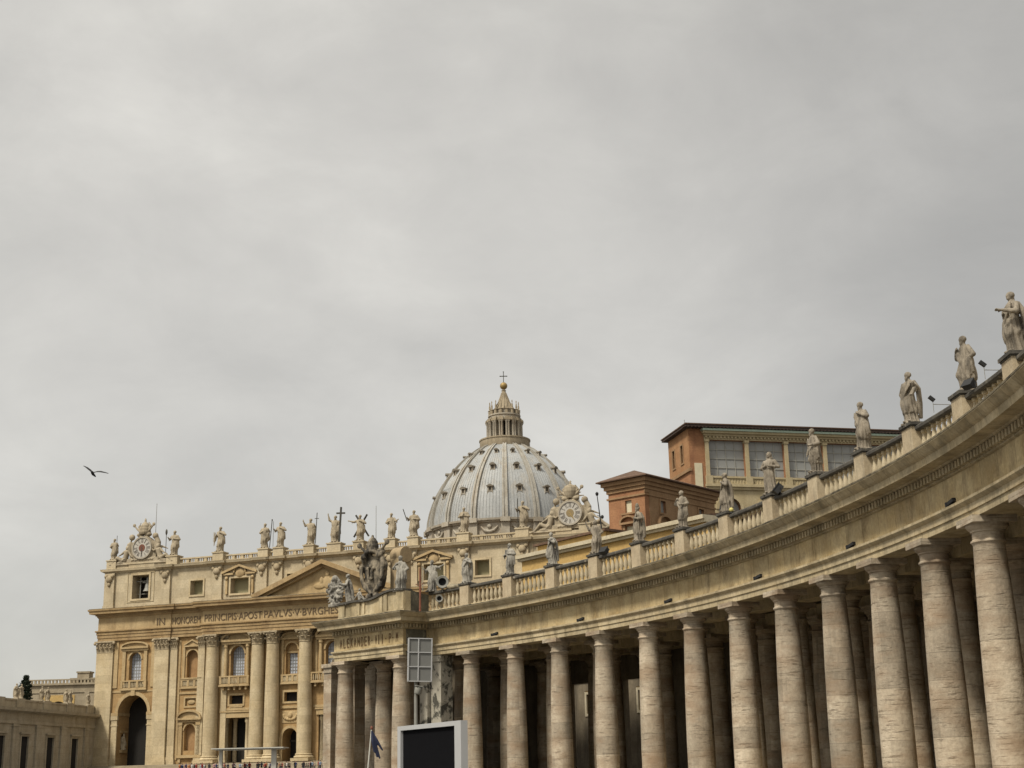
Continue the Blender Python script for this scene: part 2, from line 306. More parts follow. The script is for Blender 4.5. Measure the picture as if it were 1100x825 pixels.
def part(name, mb, mat, parent=None, ang=35, loc=None, rz=None):
    return link(name, mb.mesh(name, ang) if isinstance(mb, MB) else mb, mat, parent, loc, rz)
def tag(o, label, cat, group=None, kind=None):
    if label: o['label'] = label
    if cat: o['category'] = cat
    if group: o['group'] = group
    if kind: o['kind'] = kind
    return o
def thing(name, label, cat, loc=(0, 0, 0), rz=0, group=None):
    o = bpy.data.objects.new(name, None); C.objects.link(o); o.empty_display_size = 0.1
    o.location = loc; o.rotation_euler = (0, 0, rz); return tag(o, label, cat, group)
def evaluated(me, mods):
    o = bpy.data.objects.new('tmp', me); C.objects.link(o)
    for t, kw in mods:
        m = o.modifiers.new('m', t)
        for k, v in kw.items(): setattr(m, k, v)
    dg = bpy.context.evaluated_depsgraph_get(); dg.update()
    r = bpy.data.meshes.new_from_object(o.evaluated_get(dg)); bpy.data.objects.remove(o); return r
def cut(mb, cutter, name, ang=35):
    a = mb.mesh(name, 0); b = cutter.mesh('cutter', 0)
    ob = bpy.data.objects.new('cutter', b); C.objects.link(ob); ob.hide_render = True
    r = evaluated(a, [('BOOLEAN', dict(operation='DIFFERENCE', solver='EXACT', object=ob))])
    bpy.data.objects.remove(ob); r.materials.clear(); smooth(r, ang); r.name = name; return r
def remesh(mb, vox, name, it=1, ang=0):
    mods = [('REMESH', dict(mode='VOXEL', voxel_size=vox))]
    if it: mods.append(('SMOOTH', dict(iterations=it, factor=0.5)))
    r = evaluated(mb.mesh(name, 0), mods); r.materials.clear()
    r.polygons.foreach_set('use_smooth', [True]*len(r.polygons)); r.name = name; return r
def text(body, size, ext=0.06):
    cu = bpy.data.curves.new('text', 'FONT'); cu.body = body; cu.size = size; cu.extrude = ext; cu.align_x = 'LEFT'
    o = bpy.data.objects.new('text', cu); C.objects.link(o); dg = bpy.context.evaluated_depsgraph_get(); dg.update()
    me = bpy.data.meshes.new_from_object(o.evaluated_get(dg)); bpy.data.objects.remove(o); return me
def text_fit(body, w, h, ext=0.05):
    """letters in the xz plane facing -y, scaled to fill w x h from the lower-left corner"""
    me = text(body, 1.0, ext)
    xs = [v.co.x for v in me.vertices]; ys = [v.co.y for v in me.vertices]
    x0, x1, y0, y1 = min(xs), max(xs), min(ys), max(ys)
    for v in me.vertices:
        x, y, z = v.co; v.co = ((x-x0)/(x1-x0)*w, -z, (y-y0)/(y1-y0)*h)
    me.materials.clear(); return me
def arch_poly(u0, u1, z0, zs, n=14, rise=None):
    r = (u1-u0)/2; c = (u0+u1)/2; k = r if rise is None else rise
    return [(u0, z0), (u1, z0)]+[(c+r*cos(PI*i/n), zs+k*sin(PI*i/n)) for i in range(n+1)]
def arch_band(mb, u0, u1, zs, w, y0, y1, n=14, rise=None):
    r = (u1-u0)/2; c = (u0+u1)/2; k = r if rise is None else rise
    outer = [(c+(r+w)*cos(PI*i/n), zs+(k+w)*sin(PI*i/n)) for i in range(n+1)]
    inner = [(c+r*cos(PI*i/n), zs+k*sin(PI*i/n)) for i in range(n+1)]
    for i in range(n): mb.prism([outer[i], outer[i+1], inner[i+1], inner[i]], y0, y1)
    return mb
def seg_pediment(mb, u0, u1, z, h, y0, y1, t=0.45, n=12):
    c = (u0+u1)/2; r = (u1-u0)/2
    mb.box(u0, u1, y0, y1, z, z+t)
    for i in range(n):
        a, b = PI*i/n, PI*(i+1)/n
        mb.prism([(c+r*cos(a), z+t+(h)*sin(a)), (c+r*cos(b), z+t+h*sin(b)), (c+(r-t)*cos(b), z+t+(h-t)*sin(b)), (c+(r-t)*cos(a), z+t+(h-t)*sin(a))], y0, y1)
    mb.prism([(c+(r-t)*cos(PI*i/n), z+t+(h-t)*sin(PI*i/n)) for i in range(n+1)], (y0+y1)/2, y1)
def tri_pediment(mb, u0, u1, z, h, y0, y1, t=0.45):
    c = (u0+u1)/2
    mb.box(u0, u1, y0, y1, z, z+t)
    mb.prism([(u0, z+t), (u0, z+2*t), (c, z+h+t), (c, z+h)], y0, y1); mb.prism([(u1, z+t), (c, z+h), (c, z+h+t), (u1, z+2*t)], y0, y1)
    mb.prism([(u0+t, z+t), (u1-t, z+t), (c, z+h)], (y0+y1)/2, y1)
def frame_rect(mb, u0, u1, z0, z1, w, y0, y1):
    mb.box(u0-w, u0, y0, y1, z0-w, z1+w); mb.box(u1, u1+w, y0, y1, z0-w, z1+w); mb.box(u0, u1, y0, y1, z1, z1+w); mb.box(u0, u1, y0, y1, z0-w, z0)
def bars(mb, u0, u1, z0, z1, nu, nz, w, y0, y1):
    for i in range(1, nu): u = u0+(u1-u0)*i/nu; mb.box(u-w/2, u+w/2, y0, y1, z0, z1)
    for i in range(1, nz): z = z0+(z1-z0)*i/nz; mb.box(u0, u1, y0+0.01, y1-0.01, z-w/2, z+w/2)

# ------------------------------------------------------------------ ground
gm_ = MB(); xs = [-900, -200, -60, -20, 30, 60, 200, 900]; ys = [-300, 0, 190, 225, 272, 283, 290, 1500]; hs = [0, 0, 0, 0.2, 2.7, 2.72, 2.75, 2.75]
gm_.add([(x, y, h) for y, h in zip(ys, hs) for x in xs], [(j*8+i, j*8+i+1, (j+1)*8+i+1, (j+1)*8+i) for j in range(7) for i in range(7)])
tag(part('ground', gm_, 'paving', ang=0), 'dark cobbled square rising gently towards the church', 'ground', kind='structure')

# ------------------------------------------------------------------ basilica (local: x along the front, y inwards, z up)
TH = rad(18.6)
basilica = thing('basilica', 'vast domed church with a columned golden stone front and inscribed frieze', 'church', (-39.71, 293.56, 0), -TH)
Z0 = 4.66
def bp(name, mb, mat, parent=None, ang=35, loc=None): return part(name, mb, mat, parent or basilica, ang, loc)
WY = 0.4                                                # plane of the lower wall
mir = lambda u: 2.6-u
# lower wall with openings
w = MB(); w.box(-55.6, 58.4, WY, WY+5, Z0, 37.5)
ct = MB()
TW = [(-49.9, -42.5)]; TW += [(mir(-42.5), mir(-49.9))]
for a, b in TW: ct.prism(arch_poly(a, b, Z0-1, 15.7), WY-1, WY+4.6)
BAY = [-46.2, mir(-46.2)]
for c in BAY: ct.prism(arch_poly(c-1.5, c+1.5, 22.6, 27.0), WY-1, WY+1.2)
NI = [-31.95, mir(-31.95)]
for c in NI:
    ct.prism(arch_poly(c-1.35, c+1.35, 22.5, 27.0), WY-1, WY+1.1)
    ct.prism(arch_poly(c-1.35, c+1.35, 7.4, 11.5), WY-1, WY+1.1)
    ct.box(c-1.3, c+1.3, WY-1, WY+0.25, 16.6, 18.2)
WB = [-21.0, 1.3, mir(-21.0)]
for c in WB:
    ct.prism(arch_poly(c-1.65, c+1.65, 22.4, 27.0), WY-1, WY+1.3)
    ct.box(c-1.6, c+1.6, WY-1, WY+1.2, 16.6, 18.4)
    ct.box(c-3.1, c+3.1, WY-1, WY+4.5, Z0-1, 13.8)
NB = [-8.2, mir(-8.2)]
for c in NB:
    ct.prism(arch_poly(c-1.4, c+1.4, 22.2, 27.3), WY-1, WY+0.8)
    ct.box(c-1.5, c+1.5, WY-1, WY+1.2, 16.7, 18.6)
    ct.prism(arch_poly(c-1.7, c+1.7, Z0-1, 9.6), WY-1, WY+4)
w1_ = cut(w, ct, 'wall'); w = MB(); w.v = [tuple(v.co) for v in w1_.vertices]; w.f = [tuple(p.vertices) for p in w1_.polygons]; ct = MB()
for c in NB: ct.box(c-0.95, c+0.95, WY+0.5, WY+1.7, 22.4, 26.6)
ct.M = Matrix.Translation((-49.9, 0, 0)) @ Matrix.Rotation(PI/2, 4, 'Z'); ct.prism(arch_poly(WY+1.5, WY+3.1, 8.05, 10.6), -0.5, 0.7); ct.M = None
wall = bp('wall', cut(w, ct, 'wall'), 'fwall')
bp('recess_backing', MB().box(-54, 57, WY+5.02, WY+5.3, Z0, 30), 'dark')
bp('body_wall', MB().box(-55.2, 58, WY+5.5, 80, Z0, 37.3), 'fwall')
m = MB()
for i in range(16): m.box(-58, 62, -14+0.8*i, 0.35-0.001*i, 1.6, 2.4+0.15*i+0.001)
st = part('church_steps', m, 'wing'); st.location = (-39.71, 293.56, 0); st.rotation_euler = (0, 0, -TH); tag(st, 'broad pale stone steps along the foot of the church front', 'steps', kind='structure')
# pieces set in the openings
for a, b in TW:
    c = (a+b)/2
    dk = MB().box(a+0.05, b-0.05, WY+4.2, WY+4.5, Z0, 19.3); bp('archway', dk, 'dark')  # near-black panel stands in for the deep shade inside the arch
    m = MB(); arch_band(m, a, b, 15.7, 0.75, WY-0.22, WY+0.1, 18); m.box(c-0.5, c+0.5, WY-0.45, WY, 19.25, 20.6)
    m.box(a-1.6, a+0.15, WY-0.35, WY+4.2, 15.1, 15.75); m.box(b-0.15, b+1.6, WY-0.35, WY+4.2, 15.1, 15.75)
    bp('arch_moulding', m, 'ftrim')
    m = MB()
    for x0, x1 in ((a-1.45, a-0.05), (b+0.05, b+1.45)):
        m.box(x0, x1, WY-0.22, WY+0.2, Z0, 14.2); m.box(x0-0.12, x1+0.12, WY-0.3, WY+0.2, 12.9, 13.2); m.box(x0-0.15, x1+0.15, WY-0.34, WY+0.2, 14.2, 15.08)
    bp('arch_pilaster', m, 'fpale')
    # niche with plinth on the left jamb
    m = MB(); m.box(a+0.0, a+0.5, WY+1.2, WY+3.4, 7.4, 8.0); m.box(a+0.0, a+0.25, WY+1.1, WY+3.5, 11.6, 12.0); bp('niche_ledge', m, 'ftrim')
def leaf_strip(m, base, out, h, w, sgn=None):
    bx, by, bz = base; ox, oy = out; tx, ty = -oy, ox
    pr = [(0.0, 0, 1), (0.10, h*0.5, 1), (0.28, h*0.85, 0.9), (0.52, h, 0.6), (0.56, h*0.86, 0.35)]
    v = []
    for o, z, k in pr: v += [(bx+ox*o-tx*w/2*k, by+oy*o-ty*w/2*k, bz+z), (bx+ox*o+tx*w/2*k, by+oy*o+ty*w/2*k, bz+z)]
    for o, z, k in pr: v += [(bx+ox*(o-0.1)-tx*w/2*k, by+oy*(o-0.1)-ty*w/2*k, bz+z), (bx+ox*(o-0.1)+tx*w/2*k, by+oy*(o-0.1)+ty*w/2*k, bz+z)]
    n = len(pr); f = [(2*i, 2*i+1, 2*i+3, 2*i+2) for i in range(n-1)]+[(2*n+2*i+1, 2*n+2*i, 2*n+2*i+2, 2*n+2*i+3) for i in range(n-1)]
    f += [(2*i, 2*i+2, 2*n+2*i+2, 2*n+2*i) for i in range(n-1)]+[(2*i+3, 2*i+1, 2*n+2*i+1, 2*n+2*i+3) for i in range(n-1)]
    m.add(v, f)
def corinthian(r, h=2.4):
    m = MB(); m.lathe([(r*1.06, -0.18), (r*1.1, -0.09), (r*1.0, 0), (r*0.98, h*0.5), (r*1.22, h*0.86)], 24)
    for row, (z, hh, k, off) in enumerate(((0.0, h*0.42, 8, 0), (h*0.28, h*0.45, 8, PI/8))):
        for i in range(k):
            a = 2*PI*i/k+off; leaf_strip(m, (r*0.97*cos(a), r*0.97*sin(a), z), (cos(a), sin(a)), hh, r*0.72)
    for i in range(4):
        a = PI/4+PI/2*i; m.tube([(r*1.05*cos(a), r*1.05*sin(a), h*0.55), (r*1.5*cos(a), r*1.5*sin(a), h*0.84)], 0.13, 6); m.ell((r*1.52*cos(a), r*1.52*sin(a), h*0.80), (0.3, 0.3, 0.3), 10, 6)
        b = PI/2*i; m.ell((r*1.2*cos(b), r*1.2*sin(b), h*0.93), (0.24, 0.24, 0.22), 8, 6)
    k = r*1.32; m.box(-k, k, -k, k, h*0.86, h); return m
def flat_capital(w, h=2.4):
    m = MB(); a = w/2
    m.box(-a*0.98, a*0.98, -0.3, 0.3, -0.15, h*0.86); m.box(-a*1.22, a*1.22, -0.6, 0.3, h*0.86, h)
    for row, z, hh, n in ((0, 0, h*0.42, 4), (1, h*0.28, h*0.45, 5)):
        for i in range(n):
            x = -a*0.8+1.6*a*i/(n-1); leaf_strip(m, (x*(1 if row == 0 else 1.1), -0.3, z), (0, -1), hh, w/n*0.8)
    for sx in (-1, 1): m.ell((sx*a*1.15, -0.55, h*0.78), (0.34, 0.3, 0.34), 10, 6)
    m.ell((0, -0.5, h*0.9), (0.3, 0.25, 0.28), 8, 6); return m
cap_me = corinthian(1.3).mesh('capital'); MZ = 28.8
shaft_me = MB().lathe([(1.52, 0), (1.54, 5), (1.5, 10), (1.42, 16), (1.30, MZ-Z0-1.5)], 36).mesh('shaft')
base_me = MB().box(-2.0, 2.0, -2.0, 2.0, 0, 0.6).lathe([(1.95, 0.6), (2.05, 0.8), (1.95, 1.0), (1.7, 1.1), (1.68, 1.2), (1.8, 1.32), (1.72, 1.48), (1.53, 1.5)], 36).mesh('column_base')
COLS = [-26.6, -15.75, -12.05, -4.45]; COLS += [mir(c) for c in COLS]
for c in COLS:
    yy = -0.4 if abs(c-1.3) > 15 else -0.75
    s = link('column', shaft_me, 'fpale', basilica, (c, yy, Z0+1.5)); link('column_base', base_me, 'fpale', s, (0, 0, -1.5)); link('capital', cap_me, 'fcap', s, (0, 0, MZ-Z0-1.5))
for c, ww in ((-53.75, 4.2), (-39.2, 3.5), (-36.4, 1.7), (-29.6, 1.6), (-23.9, 1.3), (mir(-53.75), 4.2), (mir(-39.2), 3.5), (mir(-36.4), 1.7), (mir(-29.6), 1.6)):
    d = {4.2: 0.55, 3.5: 0.85}.get(ww, 0.4); a = ww/2
    m = MB(); m.box(c-a, c+a, WY-d, WY+0.1, Z0+1.5, MZ); m.box(c-a-0.35, c+a+0.35, WY-d-0.35, WY+0.1, Z0, Z0+0.7); m.box(c-a-0.2, c+a+0.2, WY-d-0.2, WY+0.1, Z0+0.7, Z0+1.15); m.box(c-a-0.1, c+a+0.1, WY-d-0.1, WY+0.1, Z0+1.15, Z0+1.5)
    s = bp('pilaster', m, 'fpale'); part('capital', flat_capital(ww), 'fcap', s, loc=(c, WY-d+0.25, MZ))
# entablature in three bands that follow the projections of the front
def epath(back=14):
    h = [(-55.8, back), (-55.8, -0.1), (-41.2, -0.1), (-41.2, -0.45), (-37.2, -0.45), (-37.2, -0.2), (-28.6, -0.2), (-28.6, -1.65), (-13.95, -1.65), (-13.95, -2.0)]
    return h+[(mir(x), y) for x, y in reversed(h)]
EP = epath()
m = MB(); m.sweep(EP, [(0, 31.2), (0, 31.85), (0.12, 31.87), (0.12, 32.55), (0.26, 32.57), (0.26, 33.1), (0.5, 33.25), (0.5, 33.5), (-1.5, 33.5), (-1.5, 31.2)]); bp('architrave', m, 'fcorn')
m = MB(); m.sweep(EP, [(0.02, 33.5), (0.02, 36.2), (-1.5, 36.2), (-1.5, 33.5)]); bp('frieze', m, 'ftrim')
m = MB(); m.sweep(EP, [(0.05, 36.2), (0.3, 36.5), (0.3, 36.7), (0.55, 36.72), (0.55, 37.0), (1.5, 37.1), (1.55, 37.6), (1.75, 37.75), (1.8, 38.1), (-1.5, 38.35), (-1.5, 36.2)]); cornice = bp('cornice', m, 'fcorn')
m = MB(); u = -57.0
m.sweep([(x, y) for x, y in EP], [(-0.2, 38.2), (1.6, 38.16), (1.6, 38.24), (-0.2, 38.34)]); bp('cornice_ledge', m, 'mosstop')
# inscription
for body, u0, u1, y in (('IN', -40.6, -38.6, -0.45), ('HONOREM', -36.9, -30.0, -0.2), ('PRINCIPIS\u00b7APOST', -28.1, -14.3, -1.65), ('PAVLVS\u00b7V\u00b7BVRGHESIVS\u00b7ROMANVS', -13.6, 16.2, -2.0), ('PONT\u00b7MAX\u00b7AN\u00b7MDCXII', 17.0, 31.0, -1.65), ('PONT\u00b7VII', 31.8, 39.3, -0.2)):
    link('inscription', text_fit(body, u1-u0, 1.45), 'letter', basilica, (u0, y-0.09, 34.0))
# pediment
m = MB(); pc, pl, pr_, pz, ph = 0.3, -16.0, 16.9, 38.3, 6.9
m.prism([(pl, pz), (pl+1.6, pz), (pc, pz+ph-0.9), (pc, pz+ph), (pl-0.1, pz+0.35)], -3.7, -1.2); m.prism([(pr_, pz), (pr_+0.1, pz+0.35), (pc, pz+ph), (pc, pz+ph-0.9), (pr_-1.6, pz)], -3.7, -1.2)
m.prism([(pl+1.2, pz), (pl+3.0, pz), (pc, pz+ph-1.55), (pc, pz+ph-0.7)], -2.9, -1.2); m.prism([(pr_-1.2, pz), (pc, pz+ph-0.7), (pc, pz+ph-1.55), (pr_-3.0, pz)], -2.9, -1.2)
bp('pediment_cornice', m, 'fcorn')
m = MB(); m.prism([(pl+1.5, pz), (pr_-1.5, pz), (pc, pz+ph-1.0)], -2.0, -1.0); bp('pediment_field', m, 'ftrim')
mm = MB(); mm.ell((1.0, -2.05, 40.6), (1.0, 0.3, 1.4)); mm.ell((1.0, -2.1, 42.3), (0.6, 0.3, 0.6))
for sx in (-1, 1): mm.ell((1.0+sx*1.8, -2.05, 39.9), (1.4, 0.25, 0.7)); mm.ell((1.0+sx*1.3, -2.1, 41.0), (0.5, 0.3, 0.8))
bp('pediment_carving', remesh(mm, 0.12, 'pediment_carving'), 'ftrim')
# upper windows, balconies, doors
def glazed(name, c, hw, z0, zs, y, nu, nz):
    g = bp('window', MB().prism(arch_poly(c-hw, c+hw, z0, zs), y, y+0.08), 'fglass')
    m = MB(); bars(m, c-hw, c+hw, z0, zs+hw*0.8, nu, nz, 0.13, y-0.07, y-0.01); part('glazing_bars', m, 'fbar', g); return g
def balcony(c, hw, z0, z1, d, n, brackets=True):
    m = MB(); m.box(c-hw, c+hw, WY-d, WY+0.1, z0, z0+0.35); m.box(c-hw+0.1, c+hw-0.1, WY-d+0.1, WY+0.1, z0+0.35, z0+0.5)
    m.box(c-hw+0.05, c+hw-0.05, WY-d+0.05, WY-d+0.45, z1-0.28, z1)
    for i in range(4):
        u = c-hw+0.1+(2*hw-0.7)*i/3; m.box(u, u+0.5, WY-d+0.06, WY-d+0.5, z0+0.5, z1-0.28)
    for sx in (c-hw+0.05, c+hw-0.4): m.box(sx, sx+0.35, WY-d+0.45, WY, z1-0.28, z1); m.box(sx+0.02, sx+0.33, WY-d+0.5, WY, z0+0.5, z1-0.28)
    if brackets:
        for i in range(5): u = c-hw*0.75+1.5*hw*i/4; m.prism([(u-0.2, z0), (u+0.2, z0), (u+0.2, z0-0.7), (u-0.2, z0-0.7)], WY-d*0.75, WY)
    b = bp('balcony', m, 'ftrim')
    m = MB()
    for k in range(3):
        u0 = c-hw+0.6+(2*hw-0.7)*k/3; u1 = u0+(2*hw-0.7)/3-0.5
        for i in range(n): u = u0+(u1-u0)*(i+0.5)/n; m.lathe([(0.07, 0), (0.15, 0.35), (0.07, (z1-z0-0.78))], 6, (u, WY-d+0.27, z0+0.5))
    part('balusters', m, 'fpale', b)
for c in BAY:
    glazed('window', c, 1.5, 22.6, 27.0, WY+1.1, 5, 8)
    m = MB(); frame = [(c-3.1, c-2.3), (c+2.3, c+3.1)]
    for a, b in frame: m.box(a, b, WY-0.35, WY+0.1, 21.6, 28.8)
    arch_band(m, c-1.5, c+1.5, 27.0, 0.35, WY-0.15, WY+0.1); m.box(c-3.4, c+3.4, WY-0.45, WY+0.1, 28.8, 29.3); seg_pediment(m, c-3.5, c+3.5, 29.3, 1.2, WY-0.75, WY+0.1, 0.35)
    bp('window_surround', m, 'ftrim'); balcony(c, 3.3, 20.4, 22.5, 0.5, 4, False)
for c in NI:
    bp('niche', MB().prism(arch_poly(c-1.34, c+1.34, 22.5, 27.0), WY+1.0, WY+1.09), 'niche'); bp('niche', MB().prism(arch_poly(c-1.34, c+1.34, 7.4, 11.5), WY+1.0, WY+1.09), 'niche')
    m = MB(); arch_band(m, c-1.35, c+1.35, 27.0, 0.3, WY-0.12, WY+0.1)
    for a in (c-2.3, c+1.75): m.box(a, a+0.55, WY-0.25, WY+0.1, 22.5, 28.9)
    tri_pediment(m, c-1.9, c+1.9, 29.0, 1.3, WY-0.5, WY+0.1, 0.3); m.box(c-2.6, c+2.6, WY-0.4, WY+0.1, 22.2, 22.5); bp('niche_surround', m, 'ftrim')
    balcony(c, 2.7, 20.2, 22.2, 0.35, 4, False)
    m = MB(); frame_rect(m, c-1.3, c+1.3, 16.6, 18.2, 0.35, WY-0.2, WY+0.1); bp('panel_frame', m, 'ftrim'); m = MB().ell((c, WY+0.15, 17.4), (0.9, 0.15, 0.5)); bp('panel', m, 'ftrim')
    m = MB()
    for a in (c-2.6, c+1.7): m.box(a, a+0.9, WY-0.4, WY+0.1, 6.2, 13.2); m.box(a-0.1, a+1.0, WY-0.5, WY+0.1, 12.6, 13.2)
    arch_band(m, c-1.35, c+1.35, 11.5, 0.3, WY-0.2, WY+0.1); m.box(c-2.8, c+2.8, WY-0.45, WY+0.1, 13.2, 13.7); seg_pediment(m, c-3.0, c+3.0, 13.7, 1.7, WY-0.85, WY+0.1, 0.4); m.box(c-3.0, c+3.0, WY-0.6, WY+0.1, 5.9, 6.5)
    for a in (c-2.5, c+1.9): m.box(a, a+0.6, WY-0.4, WY, 5.0, 5.9)
    bp('aedicule', m, 'ftrim')
for c in WB:
    glazed('window', c, 1.65, 22.4, 27.0, WY+1.2, 6, 9)
    m = MB(); arch_band(m, c-1.65, c+1.65, 27.0, 0.4, WY-0.2, WY+0.1)
    for a in (c-3.0, c+2.2): m.lathe([(0.42, 22.4), (0.36, 28.3), (0.5, 28.4), (0.5, 29.0)], 14, (a+0.4, WY-0.35, 0))
    for a in (c-4.0, c+3.5): m.box(a, a+0.5, WY-0.15, WY+0.1, 21, 29)
    m.box(c-3.5, c+3.5, WY-0.9, WY+0.1, 29.0, 29.5); seg_pediment(m, c-3.6, c+3.6, 29.5, 1.6, WY-1.2, WY+0.1, 0.45); bp('window_surround', m, 'ftrim')
    balcony(c, 3.6 if c != 1.3 else 4.6, 20.2, 22.4, 1.5, 5)
    bp('mezzanine_window', MB().box(c-1.58, c+1.58, WY+1.0, WY+1.15, 16.6, 18.4), 'dark')
    m = MB(); frame_rect(m, c-1.6, c+1.6, 16.6, 18.4, 0.4, WY-0.18, WY+0.1); m.box(c-1.6, c+1.6, WY-0.3, WY, 15.9, 16.15); bp('mezzanine_frame', m, 'ftrim')
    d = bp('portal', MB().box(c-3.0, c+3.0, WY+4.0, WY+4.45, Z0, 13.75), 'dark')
    m = MB(); m.box(c-3.5, c+3.5, WY-0.3, WY+0.3, 13.8, 14.9); m.box(c-3.7, c+3.7, WY-0.5, WY+0.3, 14.9, 15.2); part('lintel', m, 'ftrim', d)
    for u in (c-2.5, c+2.5, c-2.5, ):
        m = MB(); m.lathe([(0.62, 0), (0.62, 0.3), (0.5, 0.5), (0.42, 8.0), (0.6, 8.3), (0.6, 9.1)], 16); part('portal_column', m, 'fpale', d, loc=(u, WY+0.6, Z0))
    m = MB(); m.lathe([(0.5, 0), (0.42, 8.3), (0.6, 9.1)], 14); part('portal_column', m, 'fpale', d, loc=(c-1.9, WY+3.2, Z0))
    m = MB(); m.box(c-3.0, c+3.0, WY+3.7, WY+3.9, Z0, 7.2); part('gate', m, 'bronze', d)
for c in NB:
    bp('window', MB().box(c-0.94, c+0.94, WY+1.2, WY+1.25, 22.4, 26.6), 'fglass')
    m = MB(); bars(m, c-0.94, c+0.94, 22.4, 26.6, 3, 6, 0.12, WY+1.1, WY+1.17); bp('glazing_bars', m, 'fbar')
    m = MB(); m.box(c-1.39, c+1.39, WY+0.55, WY+0.78, 26.65, 27.0); arch_band(m, c-1.4, c+1.4, 27.3, 0.35, WY-0.2, WY+0.1); seg_pediment(m, c-2.4, c+2.4, 29.4, 1.2, WY-0.6, WY+0.1, 0.35)
    for a in (c-2.3, c+1.8): m.box(a, a+0.5, WY-0.3, WY+0.1, 22.2, 29.4)
    bp('window_surround', m, 'ftrim'); balcony(c, 2.2, 20.2, 22.2, 0.8, 4, False)
    bp('mezzanine_window', MB().box(c-1.48, c+1.48, WY+1.0, WY+1.15, 16.7, 18.6), 'dark')
    m = MB(); frame_rect(m, c-1.5, c+1.5, 16.7, 18.6, 0.4, WY-0.18, WY+0.1); bp('mezzanine_frame', m, 'ftrim')
    mm = MB(); mm.box(c-2.0, c+2.0, WY-0.12, WY+0.05, 12.3, 14.8)
    for k in range(9): a = PI*k/8; mm.ell((c-1.5*cos(a), WY-0.2, 13.9-0.9*sin(a)), (0.3, 0.22, 0.3))
    mm.ell((c, WY-0.25, 13.9), (0.5, 0.25, 0.6)); bp('relief', remesh(mm, 0.08, 'relief'), 'ftrim')
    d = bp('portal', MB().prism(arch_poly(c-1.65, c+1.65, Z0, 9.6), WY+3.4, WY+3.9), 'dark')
    m = MB(); arch_band(m, c-1.7, c+1.7, 9.6, 0.55, WY-0.25, WY+0.1)
    for a in (c-2.5, c+1.7): m.box(a, a+0.8, WY-0.25, WY+0.1, Z0, 9.6)
    part('door_surround', m, 'ftrim', d)
    m = MB(); m.box(c-0.3, c+0.3, WY+3.0, WY+3.3, Z0, 11); m.box(c-1.65, c+1.65, WY+3.0, WY+3.2, 8.6, 9.0); part('gate', m, 'bronze', d)
m = MB()
for a, b in ((-50.8, -41.3), (-37.4, -28.3), (-25.0, -17.3), (-10.5, -6.0), (-2.9, 5.5)):
    if a < -30: continue
    m.box(a, b, WY-0.25, WY+0.1, 15.3, 15.8)
    if a > -26: m.box(mir(b), mir(a), WY-0.251, WY+0.1, 15.301, 15.799)
bp('string_course', m, 'ftrim')
# flat strips and panels that articulate the bays
for a, b in ((-51.6, -41.0), (mir(-41.0), mir(-51.6))):
    for u0, u1 in ((a, a+1.1), (b-1.1, b)): bp('wall_strip', MB().box(u0, u1, WY-0.2, WY+0.05, 21.0, MZ+2.3), 'ftrim')
    bp('string_course', MB().box(a, b, WY-0.12, WY+0.05, 20.0, 20.38), 'ftrim')
for c in NI:
    for a in (c-3.3, c+2.85): bp('wall_strip', MB().box(a, a+0.45, WY-0.15, WY+0.05, 5.5, 30.5), 'ftrim')
    bp('string_course', MB().box(c-2.8, c+2.8, WY-0.2, WY+0.05, 19.1, 19.5), 'ftrim')
# attic
AY = 0.8
w = MB(); w.box(-55.0, 58.0, AY, AY+4, 37.8, 46.3); ct = MB()
SQ = [-31.8, -8.3, mir(-8.3), mir(-31.8)]; PWN = [-21.2, mir(-21.2)]; CB = 1.3; BL = [-46.0, mir(-46.0)]
for c in SQ: ct.box(c-1.55, c+1.55, AY-1, AY+2.2, 40.2, 43.3)
for c in PWN+[CB]: ct.box(c-2.2, c+2.2, AY-1, AY+2.2, 39.9, 43.2)
for c in BL: ct.box(c-2.1, c+2.1, AY-1, AY+3.6, 40.2, 45.4)
attic = bp('attic_wall', cut(w, ct, 'attic_wall'), 'fattic')
bp('attic_body', MB().box(-54.9, 57.9, AY+4.02, 30, 37.8, 46.2), 'fattic')
for c in SQ: part('window', MB().box(c-1.54, c+1.54, AY+1.6, AY+1.7, 40.2, 43.3), 'olive', attic)
for c in PWN+[CB]: part('window', MB().box(c-2.19, c+2.19, AY+1.6, AY+1.7, 39.9, 43.2), 'olive', attic)
for c in SQ: m = MB(); frame_rect(m, c-1.55, c+1.55, 40.2, 43.3, 0.4, AY-0.2, AY+0.1); part('window_frame', m, 'fpale', attic)
for c in PWN+[CB]: m = MB(); frame_rect(m, c-2.2, c+2.2, 39.9, 43.2, 0.4, AY-0.25, AY+0.1); part('window_frame', m, 'fpale', attic)
for c in BL: m = MB(); frame_rect(m, c-2.1, c+2.1, 40.2, 45.4, 0.45, AY-0.2, AY+0.1); frame_rect(m, c-3.3, c+3.3, 39.6, 45.9, 0.12, AY-0.12, AY+0.1); part('window_frame', m, 'fpale', attic)
for c in PWN:
    m = MB()
    for a in (c-3.4, c+2.9): m.box(a, a+0.5, AY-0.4, AY+0.1, 39.8, 43.6); m.ell((a+0.25, AY-0.4, 43.2), (0.4, 0.3, 0.4))
    m.box(c-3.9, c-1.5, AY-0.6, AY+0.1, 43.9, 44.3); m.box(c+1.5, c+3.9, AY-0.6, AY+0.1, 43.9, 44.3)
    m.prism([(c-4.3, 44.1), (c-4.3, 44.6), (c, 46.1), (c, 45.6)], AY-0.8, AY+0.1); m.prism([(c+4.3, 44.1), (c, 45.6), (c, 46.1), (c+4.3, 44.6)], AY-0.8, AY+0.1)
    arch_band(m, c-1.25, c+1.25, 44.4, 0.3, AY-0.5, AY+0.1); m.ell((c, AY-0.1, 44.3), (1.2, 0.4, 1.1)); bp('attic_pediment', m, 'ftrim')
